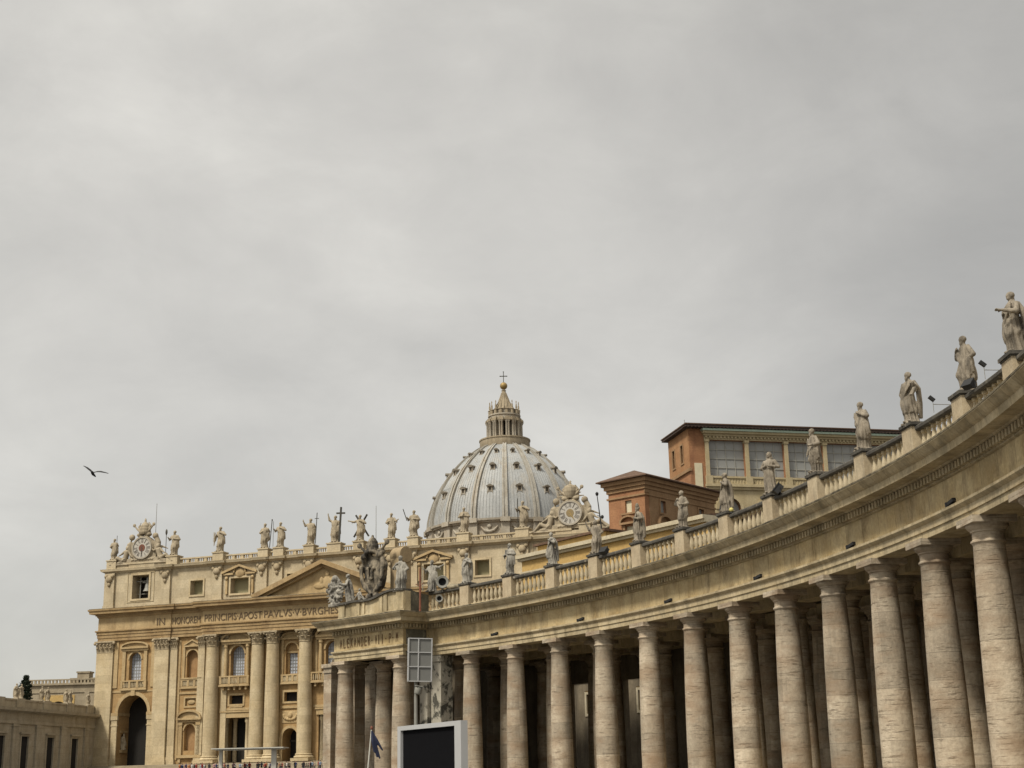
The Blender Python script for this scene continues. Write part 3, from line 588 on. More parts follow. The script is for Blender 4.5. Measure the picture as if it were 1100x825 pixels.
for c in BL:
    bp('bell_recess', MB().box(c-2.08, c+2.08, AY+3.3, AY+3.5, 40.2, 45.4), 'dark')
    m = MB(); m.lathe([(0.05, 1.9), (0.35, 1.85), (0.5, 1.5), (0.6, 0.8), (0.85, 0.25), (1.0, 0)], 20, cap=False); m.tube([(-1.3, 0, 2.0), (1.3, 0, 2.0)], 0.12); m.box(-0.2, 0.2, -0.2, 0.2, 1.8, 3.1)
    bp('bell', m, 'greymetal', loc=(c+0.75, AY+1.5, 41.9))
    m = MB(); m.tube([(c-1.0, AY+1.4, 40.2), (c-1.0, AY+1.4, 45.4)], 0.12); m.tube([(c-2.0, AY+1.4, 44.2), (c+2.0, AY+1.4, 44.2)], 0.12); m.tube([(c-1.9, AY+1.7, 41.4), (c+2.0, AY+1.7, 41.4)], 0.08); bp('bell_frame', m, 'greymetal')
AP = [-53.9, -39.6, -38.0, -26.7, -15.8, -12.1, -4.6]; AP += [7.0, 14.2, 19.0, 30.5, 41.2, 43.2, mir(-53.9)]
for u in AP:
    if u in (-38.0, 41.2): continue
    m = MB(); hd = MB(); m.box(u-1.25, u+1.25, AY-0.5, AY+0.1, 38.2, 46.2); m.box(u-1.4, u+1.4, AY-0.6, AY+0.1, 38.2, 39.0)
    hd.ell((u, AY-0.65, 44.9), (0.85, 0.5, 0.8)); hd.ell((u-0.8, AY-0.6, 45.5), (0.45, 0.4, 0.45)); hd.ell((u+0.8, AY-0.6, 45.5), (0.45, 0.4, 0.45)); hd.ell((u, AY-0.6, 43.7), (0.4, 0.3, 0.5))
    apo = bp('attic_pilaster', m, 'fattic'); part('carved_head', hd, 'fcap', apo)
ap = [(-55.3, 14), (-55.3, AY-0.2), (-41.0, AY-0.2)]
for u in AP[1:-1]:
    if u in (-38.0, 41.2): continue
    ap += [(u-1.5, AY-0.2), (u-1.5, AY-0.7), (u+1.5, AY-0.7), (u+1.5, AY-0.2)]
ap = [p for i, p in enumerate(ap) if i == 0 or (Vector(p)-Vector(ap[i-1])).length > 0.05]
ap += [(58.3, AY-0.2), (58.3, 14)]
m = MB(); m.sweep(ap, [(0.0, 46.2), (0.15, 46.35), (0.5, 46.55), (0.7, 46.6), (0.8, 47.0), (0.85, 47.1), (-1.0, 47.15), (-1.0, 46.2)]); bp('attic_cornice', m, 'fattic')
PED = [(-53.6, 2.4), (-38.1, 2.8), (-26.6, 2.6), (-15.6, 2.4), (-11.9, 2.4), (-4.7, 2.4), (1.2, 3.2), (6.9, 2.4), (14.1, 2.4), (19.3, 2.4), (30.4, 2.6), (43.2, 2.8), (56.4, 2.4)]
for u, ww in PED:
    m = MB(); m.box(u-ww/2, u+ww/2, AY-0.6, AY+1.6, 47.1, 48.9); m.box(u-ww/2-0.15, u+ww/2+0.15, AY-0.75, AY+1.75, 48.9, 49.15); bp('pedestal', m, 'fattic')
for (a, wa), (b, wb) in zip(PED[1:-2], PED[2:-1]):
    x0, x1 = a+wa/2, b-wb/2
    if x1-x0 < 0.5: continue
    m = MB(); m.box(x0, x1, AY+0.1, AY+0.8, 47.12, 47.45); m.box(x0, x1, AY+0.05, AY+0.85, 48.2, 48.5)
    k = max(1, round((x1-x0)/2.4))
    for i in range(k+1): u = x0+(x1-x0)*i/k; m.box(max(x0, u-0.35), min(x1, u+0.35), AY+0.15, AY+0.75, 47.45, 48.2)
    r = bp('balustrade', m, 'fattic')
    m = MB(); n = int((x1-x0)/0.5)
    for i in range(n): m.lathe([(0.1, 0), (0.17, 0.3), (0.1, 0.75)], 5, (x0+(x1-x0)*(i+0.5)/n, AY+0.45, 47.45))
    part('balusters', m, 'fattic', r)
for c in BL:
    m = MB(); m.box(c-7.5, c+7.5, AY-0.3, AY+2.5, 47.1, 47.9); m.box(c-5, c+5, AY-0.45, AY+2.5, 47.9, 48.3); bp('clock_base', m, 'fattic')
# dome
DX, DY = -2.75, 440.0
inv = Matrix.Translation((-39.71, 293.56, 0)) @ Matrix.Rotation(-TH, 4, 'Z'); dl = inv.inverted() @ Vector((DX, DY, 0))
DA = -PI/2+TH+rad(-0.4)+0.0
prof = [(24.8, 75.2), (24.55, 78), (23.9, 81), (22.9, 84), (21.6, 87), (19.9, 90), (17.8, 93), (15.2, 96), (12.3, 98.8), (9.4, 101), (7.4, 102.2)]
def dome_r(z):
    for (r0, z0), (r1, z1) in zip(prof, prof[1:]):
        if z0 <= z <= z1: return r0+(r1-r0)*(z-z0)/(z1-z0)
    return prof[-1][0]
m = MB(); m.lathe(prof, 96, cap=False); dome = bp('dome', m, 'lead', ang=60, loc=(dl.x, dl.y, 0))
m = MB()
for i in range(16):
    for k in (-3, -2, -1, 0, 1, 2, 3):
        a = DA+PI/16*(2*i)+PI/16+k*PI/16*0.21
        v = []
        for r, z in prof: v.append(((r+0.0)*cos(a), (r)*sin(a), z))
        m.tube(v, [max(0.05, 0.11*r/24) for r, z in prof], 4)
part('lead_seams', m, 'lead', dome)
for i in range(16):
    a = DA+2*PI*i/16; m = MB()
    for dw, h, off in ((0.86, 0.45, 0), (0.26, 0.75, -0.58), (0.26, 0.75, 0.58)):
        v = []; f = []
        for r, z in prof:
            k = 0.55+0.45*r/24.8; hw = dw*k
            for rr, s in ((r-0.3, -1), (r+h*k, -1), (r+h*k, 1), (r-0.3, 1)): v.append((rr*cos(a)-(off*k+s*hw)*sin(a), rr*sin(a)+(off*k+s*hw)*cos(a), z+(0.25*h if rr > r else 0)))
        for j in range(len(prof)-1):
            for q in range(3): f.append((j*4+q, j*4+q+1, (j+1)*4+q+1, (j+1)*4+q))
        f += [(0, 1, 2, 3)]; m.add(v, f)
    part('rib', m, 'ribgrey', dome, 30)
def dormer(a, z, s, kind):
    r = dome_r(z); m = MB(); T = Matrix.Translation((r*cos(a), r*sin(a), z)) @ Matrix.Rotation(a+PI/2, 4, 'Z') @ Matrix.Scale(s, 4)
    m.M = T; d = 0.35
    m.box(-1.0, -0.62, -d, 1.2, 0, 1.9); m.box(0.62, 1.0, -d, 1.2, 0, 1.9); m.box(-1.0, 1.0, -d, 1.2, -0.35, 0)
    if kind == 0: m.prism([(-1.5, 1.9), (1.5, 1.9), (1.5, 2.15), (0, 2.75), (-1.5, 2.15)], -d-0.5, 1.8)
    else: m.prism([(-1.35, 1.9), (1.35, 1.9)]+[(1.35*cos(PI*i/8), 1.9+0.95*sin(PI*i/8)) for i in range(9)][1:-1], -d-0.45, 1.8)
    m.tube([(-0.95, -d, 0.2), (-1.2, -d, -0.9), (-0.7, -d+0.2, -1.5)], 0.16, 6); m.tube([(0.95, -d, 0.2), (1.2, -d, -0.9), (0.7, -d+0.2, -1.5)], 0.16, 6)
    o = part('dormer', m, 'rib', dome); m = MB(); m.M = T; m.box(-0.62, 0.62, -d+0.3, 0.6, 0, 1.9); part('dormer_opening', m, 'dim', dome)
    m = MB(); m.M = T; m.prism([(-1.6, 2.16), (1.6, 2.16), (0, 2.95)] if kind == 0 else [(1.45*cos(PI*i/8), 1.93+1.1*sin(PI*i/8)) for i in range(9)], -d-0.6, 2.6); part('dormer_hood', m, 'dormer', dome)
for i in range(16):
    a = DA+2*PI*(i+0.5)/16
    if cos(a+PI/2-TH) < -0.25: continue
    dormer(a, 84.0, 0.72, 0); dormer(a, 91.6, 0.68, 1); dormer(a, 97.9, 0.5, 1)
m = MB(); m.lathe([(24.6, 66), (24.6, 74.0), (25.2, 74.1), (25.3, 74.5), (25.9, 74.6), (26.0, 75.2), (24.0, 75.4)], 96)
for i in range(16):
    a = DA+2*PI*i/16
    m.M = Matrix.Rotation(a+PI/2, 4, 'Z'); m.box(-1.3, 1.3, -25.5, -24, 66, 74.0); m.box(-1.5, 1.5, -26.3, -24, 74.01, 75.35)
    m.M = Matrix.Rotation(a+PI/2+PI/16, 4, 'Z')
    m.tube([(-2.6, -24.8, 72.8), (-1.5, -24.9, 71.6), (0, -24.9, 71.2), (1.5, -24.9, 71.6), (2.6, -24.8, 72.8)], [0.25, 0.42, 0.5, 0.42, 0.25], 8); m.ell((0, -24.8, 72.9), (0.7, 0.4, 0.7)); m.M = None
part('drum_attic', m, 'rib', dome, 30)
m = MB(); m.lathe([(25, 50), (25, 66)], 64); m.lathe([(27.0, 62.0), (27.0, 66.02), (24, 66.3)], 64); part('drum', m, 'rib', dome)
# lantern
m = MB(); m.lathe([(7.0, 101.2), (7.9, 101.5), (8.1, 102.0), (8.1, 104.2), (8.3, 104.3), (8.3, 104.7), (4.8, 104.9)], 64); lantern = bp('lantern', m, 'lant', loc=(dl.x, dl.y, 0))
part('lantern_core', MB().lathe([(3.3, 104.5), (3.3, 111.5)], 32), 'dark', lantern)  # near-black core paints the shade in the gaps between lantern columns
for i in range(16):
    a = DA+2*PI*(i+0.5)/16; m = MB(); m.M = Matrix.Rotation(a+PI/2, 4, 'Z')
    for sx in (-0.36, 0.36): m.lathe([(0.42, 0), (0.46, 0.3), (0.33, 0.4), (0.29, 5.0), (0.5, 5.3), (0.5, 5.6)], 10, (sx, -5.6, 104.8))
    m.box(-0.5, 0.5, -5.4, -3.2, 104.8, 110.4); part('buttress_columns', m, 'rib', lantern)
    m = MB(); m.M = Matrix.Rotation(a+PI/2, 4, 'Z'); m.box(-0.95, 0.95, -6.15, -3.8, 110.4, 111.1); m.box(-0.7, 0.7, -5.6, -3.8, 111.1, 111.7)
    m.lathe([(0.5, 0), (0.5, 1.9), (0.7, 2.0), (0.25, 2.3), (0.3, 3.2), (0.1, 4.0), (0.2, 4.6), (0.0, 5.1)], 8, (0, -4.75, 112.4)); part('candelabrum', m, 'lant', lantern)
part('lantern_entablature', MB().lathe([(4.4, 111.0), (5.0, 111.2), (5.0, 112.3), (5.3, 112.5), (5.3, 112.9), (4.3, 113.0), (4.3, 114.2), (4.6, 114.5), (3.7, 114.7)], 48), 'rib', lantern)
m = MB(); m.lathe([(3.7, 114.2), (2.75, 115.6), (1.8, 117.6), (1.1, 119.6), (0.7, 120.8), (0.62, 121.2), (0.8, 121.5), (0.5, 121.7), (0.4, 122.2)], 32)
for i in range(16):
    a = DA+2*PI*i/16; m.tube([(3.75*cos(a), 3.75*sin(a), 114.3), (1.85*cos(a), 1.85*sin(a), 117.6), (0.72*cos(a), 0.72*sin(a), 120.8)], [0.22, 0.16, 0.1], 5)
part('spire', m, 'lant', lantern)
part('ball', MB().ell((0, 0, 123.1), (1.22, 1.22, 1.22), 24, 16), 'gold', lantern)
m = MB(); m.box(-0.11, 0.11, -0.11, 0.11, 124.2, 127.9); m.box(-1.1, 1.1, -0.1, 0.1, 126.3, 126.55)
for x, z in ((-1.1, 126.42), (1.1, 126.42), (0, 127.9)): m.ell((x, 0, z), (0.2, 0.15, 0.2), 8, 6)
part('cross', m, 'bronze', lantern).rotation_euler = (0, 0, TH)

# ------------------------------------------------------------------ colonnade
CC = Vector((-100.1, 62.5)); R = 123.35; RB = 120.05; K0, DK = 2.76, 3.32
E0 = Vector((18.2, 97.6))
def sm(x): x = min(1, max(0, x)); return x*x*(3-2*x)
def P(a, r):
    r += 0.2*sm((13-a)/13); a = rad(a)
    return (CC.x+r*cos(a)-E0.x, CC.y+r*sin(a)-E0.y)
def P3(a, r, z): x, y = P(a, r); return (x, y, z)
def settle(a, z): return -0.45*sm((13-a)/15)*max(0, z-13.25)/6.8
def W3(a, r, z): x, y = P(a, r); return (x+E0.x, y+E0.y, z+settle(a, z))
def arc(a0, a1, r, n): return [P(a0+(a1-a0)*i/n, r) for i in range(n+1)]
colon = thing('colonnade', 'curving travertine colonnade of round columns under a statue-topped balustrade', 'colonnade', (E0.x, E0.y, 0))
def cp(name, mb, mat, parent=None, ang=35, loc=None, rz=None): return part(name, mb, mat, parent or colon, ang, loc, rz)
A_END, A_BLK, A_MIN = 47.5, 42.08, -9.0
RF, RBF = R-0.75, RB-0.75
PATH = [P(A_END, R+1.5)]+arc(A_END, A_BLK, RBF, 8)+arc(A_BLK, A_MIN, RF, 62)
m = MB(); m.sweep(PATH, [(0, 13.25), (0, 13.62), (0.08, 13.64), (0.08, 13.98), (0.2, 14.06), (0.28, 14.16), (0.28, 14.3), (-1.5, 14.3), (-1.5, 13.25)]); cp('architrave', m, 'trav')
m = MB(); m.sweep(PATH, [(0.03, 14.3), (0.03, 15.85), (-1.5, 15.85), (-1.5, 14.3)]); cp('frieze', m, 'frieze')
m = MB(); m.sweep(PATH, [(0.05, 15.85), (0.18, 15.9), (0.18, 16.35), (0.5, 16.42), (0.55, 16.5), (1.3, 16.52), (1.34, 16.9), (1.5, 17.0), (1.55, 17.08), (1.75, 17.3), (1.75, 17.38), (-1.5, 17.4), (-1.5, 15.85)]); corn = cp('cornice', m, 'trav')
m = MB(); m.sweep(PATH, [(-0.3, 17.385), (1.78, 17.36), (1.8, 17.44), (1.7, 17.46), (-0.3, 17.5)]); cp('cornice_ledge', m, 'mosstop')
m = MB()
def dent_along(pts, off0, off1, z0, z1, step, width):
    for p, q in zip(pts, pts[1:]):
        p, q = Vector(p), Vector(q); d = (q-p); ln = d.length; d.normalize(); nn = Vector((d.y, -d.x)); k = max(1, int(ln/step))
        for i in range(k):
            s = ln*(i+0.5)/k; a = p+d*(s-width/2); b = p+d*(s+width/2)
            m.slab([tuple(a+nn*off0), tuple(b+nn*off0), tuple(b+nn*off1), tuple(a+nn*off1)], z0, z1)
DN = PATH[1:]; near = []
for p_, q_ in zip(DN, DN[1:]):
    mx_ = ((p_[0]+q_[0])/2+E0.x-CC.x, (p_[1]+q_[1])/2+E0.y-CC.y); an_ = math.degrees(math.atan2(mx_[1], mx_[0]))
    near.append(-2.6 < an_ < 14.0)
for (p_, q_), nr in zip(zip(DN, DN[1:]), near):
    if not nr: dent_along([p_, q_], 0.17, 0.44, 15.98, 16.36, 0.40, 0.24); continue
    p, q = Vector(p_), Vector(q_); d = q-p; ln = d.length; d.normalize(); nn = Vector((d.y, -d.x)); k = int(ln/0.40)
    for i in range(k):
        b_ = MB(); s_ = ln*(i+0.5)/k; a_, c_ = p+d*(s_-0.12), p+d*(s_+0.12)
        b_.slab([tuple(a_+nn*0.17), tuple(c_+nn*0.17), tuple(c_+nn*0.44), tuple(a_+nn*0.44)], 15.98, 16.36); part('dentil', b_, 'trav', corn, 0)
dc = part('dentil_course', m, 'trav', corn, 0); dc['kind'] = 'stuff'
# columns
csh = MB().lathe([(0.98, 0), (0.985, 2.5), (0.965, 4.5), (0.91, 7.5), (0.83, 10.0), (0.765, 11.85), (0.80, 11.9), (0.86, 11.97), (0.86, 12.05), (0.775, 12.12)], 40).mesh('shaft', 40)
ccap = MB().lathe([(0.765, 0), (0.77, 0.33), (0.84, 0.36), (0.84, 0.44), (0.92, 0.5), (1.02, 0.62), (1.04, 0.74)], 40).box(-1.12, 1.12, -1.12, 1.12, 0.74, 1.08).mesh('capital', 30)
cbs = MB().box(-1.35, 1.35, -1.35, 1.35, 0, 0.35).lathe([(1.32, 0.35), (1.38, 0.5), (1.32, 0.64), (1.1, 0.68), (0.985, 0.8)], 36).mesh('column_base', 30)
def colonnade_column(a, r, s=1.0):
    o = link('column', csh, 'column', colon, P3(a, r, 0.8), rad(a-90)); o.scale = (s, s, 1.06 if False else (12.17-0.8+0.0)/12.12)
    k = o.scale.z
    c = link('capital', ccap, 'column', o, (0, 0, 12.12)); c.scale = (1, 1, 1/k)
    b = link('column_base', cbs, 'column', o, (0, 0, -0.8/k)); b.scale = (1, 1, 1/k)
    return o
ROWS = [0, 4.7, 11.9, 16.6]
for j, dr in enumerate(ROWS):
    for k in range(-3, 14):
        a = K0+DK*k
        if j == 0 and k == 12: continue
        colonnade_column(a, R+dr, 1+0.03*j)
colonnade_column(47.05, RB); colonnade_column(42.7, RB)
m = MB()
def radial_box(a, r0, r1, hw, z0, z1):
    x0, y0 = P(a, r0); x1, y1 = P(a, r1); d = Vector((x1-x0, y1-y0)).normalized(); n = Vector((-d.y, d.x))*hw
    m.slab([(x0+n.x, y0+n.y), (x1+n.x, y1+n.y), (x1-n.x, y1-n.y), (x0-n.x, y0-n.y)], z0, z1)
for a, r0, r1, hw in ((48.55, RB+0.2, RB+1.6, 0.6), (48.0, R-0.7, R+0.7, 0.5), (48.2, R+2.4, R+3.8, 0.85), (45.1, R+0.6, R+2.0, 0.9), (43.9, R+2.6, R+4, 0.9)): 
    radial_box(a, r0, r1, hw, 0.5, 12.3); radial_box(a, r0-0.1, r1+0.1, hw+0.1, 12.3, 12.5); radial_box(a, r0-0.2, r1+0.2, hw+0.22, 12.85, 13.24); radial_box(a, r0-0.03, r1+0.03, hw+0.03, 12.5, 12.85)
cp('pier', m, 'column')
m = MB(); radial_box(42.45, RF-0.1, R+1.0, 0.62, 0.5, 13.24); radial_box(41.7, RF+0.25, R+1.0, 0.8, 0.5, 12.6); radial_box(41.7, RF+0.1, R+1.05, 0.92, 12.6, 13.23); cp('corner_pier', m, 'mottled')
m = MB()
for i, dr in enumerate(ROWS[1:]): m.sweep(arc(A_END, A_MIN, R+dr-0.75, 60), [(0, 13.25), (0, 14.2), (-1.5, 14.2), (-1.5, 13.25)])
cp('inner_architrave', m, 'trav')
m = MB(); 
for a0, a1 in ((ROWS[0], ROWS[1]), (ROWS[2], ROWS[3])): m.sweep(arc(50.1, A_MIN, R+a0, 60), [(0, 14.22), (0, 14.5), (-(a1-a0), 14.5), (-(a1-a0), 14.22)])
r0, r1 = R+ROWS[1], R+ROWS[2]; rc, rr = (r0+r1)/2, (r1-r0)/2
vp = [(-(rc-R)-rr*cos(PI*i/12), 14.22+2.6*sin(PI*i/12)) for i in range(13)]
m.sweep(arc(50.1, A_MIN, R, 60), vp+[(-(r1-R), 17.1), (-(r0-R), 17.1)]); cp('ceiling', m, 'trav')
m = MB(); m.sweep(arc(49.7, A_MIN, R, 60), [(0.0, 17.0), (0.0, 17.42), (-17.6, 17.42), (-17.6, 17.0)]); 
m.sweep([P(A_END, R), P(A_END, RBF+0.4)]+arc(A_END, A_BLK+0.2, RBF+0.4, 6), [(0, 13.26), (0, 17.41), (-5.2, 17.41), (-5.2, 13.26)]); cp('roof', m, 'trav')
m = MB(); m.sweep(arc(A_END, A_MIN, R+ROWS[3]+0.75, 60), [(0, 13.25), (0, 19.9), (-0.6, 19.9), (-0.6, 13.25)]); cp('outer_parapet', m, 'trav')
m = MB(); m.sweep(arc(A_END+0.5, A_MIN, R-1.6, 60), [(0, 0), (0, 0.5), (-20, 0.5), (-20, 0)]); m.sweep(arc(A_END+0.5, A_MIN, R-2.0, 60), [(0, 0), (0, 0.3), (-0.5, 0.3), (-0.5, 0)])
m.sweep([P(A_END+.6, R)]+arc(A_END+0.6, A_BLK-0.5, RB-2, 6), [(0, 0), (0, 0.5), (-5, 0.5), (-5, 0)]); cp('steps', m, 'trav')
# balustrade bays and pedestals
bal_me = MB().lathe([(0.19, 0), (0.19, 0.12), (0.12, 0.16), (0.13, 0.3), (0.21, 0.55), (0.17, 0.85), (0.10, 1.2), (0.10, 1.3), (0.16, 1.36), (0.16, 1.55)], 10).mesh('baluster')
hp = 0.36
for k in range(-4, 12):
    a0, a1 = K0+DK*k+hp, K0+DK*(k+1)-hp
    if k == 11: a1 = A_BLK+0.05
    m = MB(); m.sweep(arc(a1, a0, R-0.62, 4), [(0, 17.46), (0, 17.8), (-0.06, 17.88), (-0.54, 17.88), (-0.6, 17.8), (-0.6, 17.46)]); b = cp('balustrade', m, 'trav')
    m = MB(); m.sweep(arc(a1, a0, R-0.62, 4), [(-0.04, 19.42), (0.06, 19.5), (0.06, 19.66), (-0.05, 19.76), (-0.55, 19.76), (-0.66, 19.66), (-0.66, 19.5), (-0.56, 19.42)]); part('rail', m, 'lichen', b)
    n = 8; spots = [(P3(a0+(a1-a0)*(i+0.5)/n, R-0.33, 17.88)) for i in range(n)]
    if -1 <= k <= 11:
        for s in spots: link('baluster', bal_me, 'baluster', b, s)
    else:
        m = MB()
        for s in spots: m.lathe([(0.19, 0), (0.12, 0.16), (0.21, 0.55), (0.10, 1.25), (0.16, 1.55)], 8, s)
        part('balusters', m, 'baluster', b)
    if k > -4:
        a = K0+DK*k; m = MB(); radial_box(a, R-0.85, R+0.05, 0.72, 17.46, 19.72); radial_box(a, R-0.92, R+0.1, 0.79, 17.46, 17.85); radial_box(a, R-0.89, R-0.6, 0.5, 18.05, 19.5) if False else None
        pd = cp('pedestal', m, 'pink'); m = MB(); radial_box(a, R-0.89, R+0.09, 0.76, 19.72, 19.80); radial_box(a, R-0.96, R+0.13, 0.83, 19.80, 19.98); part('pedestal_cap', m, 'lichen', pd)
# end pavilion: solid wavy parapet
def ribbon(m, angs, r0, r1, zb, zt):
    v = []; f = []
    for a in angs:
        for r, z in ((r0, zb(a)), (r0, zt(a)), (r1, zt(a)), (r1, zb(a))): v.append(P3(a, r, z))
    for i in range(len(angs)-1):
        for q in range(4): f.append((i*4+q, i*4+(q+1) % 4, (i+1)*4+(q+1) % 4, (i+1)*4+q))
    f += [(0, 1, 2, 3), tuple(len(angs)*4-4+q for q in (3, 2, 1, 0))]; m.add(v, f)
def sm(x): x = min(1, max(0, x)); return x*x*(3-2*x)
ztop = lambda a_: (lambda a: 19.2+0.12*sm((46.9-a)/1.5)-0.1*sm((45.8-a)/1.0)+0.62*sm((44.6-a)/1.9)-0.12*sm((42.4-a)/0.8))(a_-0.45)
AN = [47.4-(47.4-42.16)*i/40 for i in range(41)]
m = MB(); ribbon(m, AN, RBF+0.35, RBF+1.1, lambda a: 17.45, ztop); ribbon(m, AN, RBF+0.22, RBF+0.36, lambda a: 17.45, lambda a: 17.9)
for a, hw in ((47.1, 0.24), (45.8, 0.12), (45.4, 0.1), (44.0, 0.14), (43.65, 0.14), (42.48, 0.30)):
    A2 = [a+hw, a, a-hw]; ribbon(m, A2, RBF+0.2, RBF+0.36, lambda a: 17.9, lambda a: ztop(a)-0.05)
par = cp('pavilion_parapet', m, 'trav', ang=30)
m = MB(); ribbon(m, AN, RBF+0.05, RBF+1.3, lambda a: ztop(a), lambda a: ztop(a)+0.22); part('parapet_coping', m, 'lichen', par)
m = MB(); x = []
for i in range(9):
    r = RBF+1.1+(R-0.6-RBF-1.1)*i/8; x.append(r)
v = []
for r0_, r1_ in zip(x, x[1:]):
    t = (r0_-RBF)/(R-RBF); z = 19.75-0.45*sm(t*1.3); a0, a1 = 42.16, 42.5
    m.add([P3(a0, r0_, 17.45), P3(a0, r1_, 17.45), P3(a1, r1_, 17.45), P3(a1, r0_, 17.45), P3(a0, r0_, z+0.2), P3(a0, r1_, z+0.2-0.03), P3(a1, r1_, z+0.17), P3(a1, r0_, z+0.2)], [(3, 2, 1, 0), (4, 5, 6, 7), (0, 1, 5, 4), (1, 2, 6, 5), (2, 3, 7, 6), (3, 0, 4, 7)])
cp('pavilion_return', m, 'black')
m = MB(); a0, a1 = 42.05, 42.10
for z0_, z1_ in ((13.28, 14.28), (14.32, 15.83)):
    m.add([P3(a, r, z) for z in (z0_, z1_) for a, r in ((a0, RBF+0.35), (a0, RF-0.35), (a1, RF-0.35), (a1, RBF+0.35))], [(3, 2, 1, 0), (4, 5, 6, 7), (0, 1, 5, 4), (1, 2, 6, 5), (2, 3, 7, 6), (3, 0, 4, 7)])
cp('stained_return', m, 'black')
# inscription on the pavilion frieze, one plane per letter so that it follows the curve
body = 'ALEXANDER\u00b7VII\u00b7P\u00b7M'; n = len(body)
for i, ch in enumerate(body):
    wdt = 0.34
    if ch == '\u00b7': wdt = 0.12
    if ch == 'I': wdt = 0.1
    me = text_fit(ch, wdt, 0.95 if ch != '\u00b7' else 0.14, 0.02); a = 47.1-(47.1-42.4)*(i+0.5)/n
    link('inscription', me, 'letter2', colon, P3(a+0.08, RBF-0.06, 14.6 if ch != '\u00b7' else 15.0), rad(a-90))
# rear wall added to keep the gaps between columns dark, with two openings
m = MB()
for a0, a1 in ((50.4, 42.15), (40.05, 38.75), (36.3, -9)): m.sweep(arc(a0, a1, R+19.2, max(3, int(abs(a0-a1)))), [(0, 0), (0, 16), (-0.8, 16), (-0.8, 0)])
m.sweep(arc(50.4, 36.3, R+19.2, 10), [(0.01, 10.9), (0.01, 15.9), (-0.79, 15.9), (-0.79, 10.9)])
rw = part('added_rear_wall', m, 'dark_render'); rw.location = (E0.x, E0.y, 0); tag(rw, 'added wall darkening the passage close behind the rear columns of the colonnade', 'wall')
m = MB(); radial_box(50.3, R+1.2, R+19.3, 0.4, 0, 14.2); ew = part('added_end_wall', m, 'dark_render'); ew.location = (E0.x, E0.y, 0); tag(ew, 'added wall closing and darkening the far end of the colonnade passage by the pavilion', 'wall')  # wall added to close the view and keep the passage end dark
m = MB(); m.sweep(arc(50.2, A_MIN, R+17.0, 50), [(0, 16.0), (0, 16.3), (-2.6, 16.3), (-2.6, 16.0)]); cp('added_shade_roof', m, 'trav')  # roof added over the rear gap to keep daylight off the added wall

for o in list(colon.children_recursive)+[rw]:
    if o.type != 'MESH' or o.name.split('.')[0] in ('column', 'shaft', 'capital', 'column_base'): continue
    if o.data.users > 1:
        a_ = math.degrees(math.atan2(o.location.y+E0.y-CC.y, o.location.x+E0.x-CC.x)); o.location.z += settle(a_, o.location.z+0.75); continue
    for v_ in o.data.vertices:
        if v_.co.z > 13.25: v_.co.z += settle(math.degrees(math.atan2(v_.co.y+E0.y-CC.y, v_.co.x+E0.x-CC.x)), v_.co.z)

# ------------------------------------------------------------------ papal palace blocks and side wings
# glazed loggia palace
pa = rad(13.1)
pal = thing('palace', 'tall orange palace with a row of huge grey glazed loggia bays under dark eaves', 'palace', (30.2, 234, -0.5), pa); pal.scale = (1.3, 1.3, 1.3)
PW, PDp = 46, 8.2
def pp(name, mb, mat, parent=None, ang=35): return part(name, mb, mat, parent or pal, ang)
w = MB().box(0, PW, 0, PDp, 0, 45.0); ct = MB()
for i in range(7): x = 2.66+5.62*i; ct.box(x, x+5.04, -1, 0.9, 38.6, 43.5)
for i in range(7): ct.prism(arch_poly(3.6+5.62*i, 6.7+5.62*i, 31.5, 34.2), -1, 0.8)
ct.box(-1, 0.5, 2.3, 3.2, 40.8, 43.2); ct.box(-1, 0.5, 5.6, 6.5, 40.8, 43.2)
pp('wall', cut(w, ct, 'wall'), 'brick')
m = MB(); m.box(2.05, PW, -0.06, 0.88, 30, 38.58) ; w = m; ct = MB()
for i in range(7): ct.prism(arch_poly(3.6+5.62*i, 6.7+5.62*i, 29, 34.2), -1, 2)
pp('lower_storey', cut(w, ct, 'lower_storey'), 'ptrim')
m = MB(); m.box(2.05, PW, -0.10, 0.5, 43.52, 44.0); m.box(1.95, PW, -0.35, 0.4, 44.0, 44.3); m.box(1.8, PW, -0.65, 0.3, 44.3, 44.62)
for i in range(80): m.box(2.2+i*0.52, 2.45+i*0.52, -0.3, -0.05, 43.72, 43.98)
m.box(1.9, PW, -0.5, 0.3, 37.15, 37.5); m.box(1.95, PW, -0.3, 0.3, 36.8, 37.15); pp('loggia_cornice', m, 'ptrim')
pp('gutter', MB().box(1.7, PW, -0.85, 0.2, 44.63, 44.9), 'green')
for i in range(8):
    x = 2.12+5.62*i; m = MB(); m.box(x, x+0.5, -0.25, 0.85, 38.6, 43.2); m.box(x-0.08, x+0.58, -0.35, 0.8, 43.2, 43.5); m.box(x-0.12, x+0.78, -0.38, 0.8, 37.5, 38.6); pp('pilaster', m, 'ptrim')
for i in range(7):
    x = 2.66+5.62*i; g = pp('loggia_window', MB().box(x, x+5.04, 0.5, 0.58, 38.6, 43.5), 'pglass')
    m = MB(); bars(m, x, x+5.04, 38.6, 43.5, 4, 4, 0.075, 0.4, 0.48); part('glazing_bars', m, 'mull', g)
    m = MB(); m.box(x, x+4.85, -0.2, 0.15, 38.35, 38.6); m.box(x, x+4.85, -0.2, 0.15, 37.5, 37.65)
    for q in range(12): m.lathe([(0.09, 0), (0.13, 0.25), (0.08, 0.7)], 6, (x+4.85*(q+0.5)/12, -0.02, 37.65))
    pp('loggia_balustrade', m, 'ptrim')
    pp('arch_window', MB().prism(arch_poly(3.6+5.62*i, 6.7+5.62*i, 31.5, 34.2), 0.7, 0.78), 'pglass')
    m = MB(); arch_band(m, 3.6+5.62*i, 6.7+5.62*i, 34.2, 0.4, -0.2, 0.3); pp('arch_moulding', m, 'ptrim')
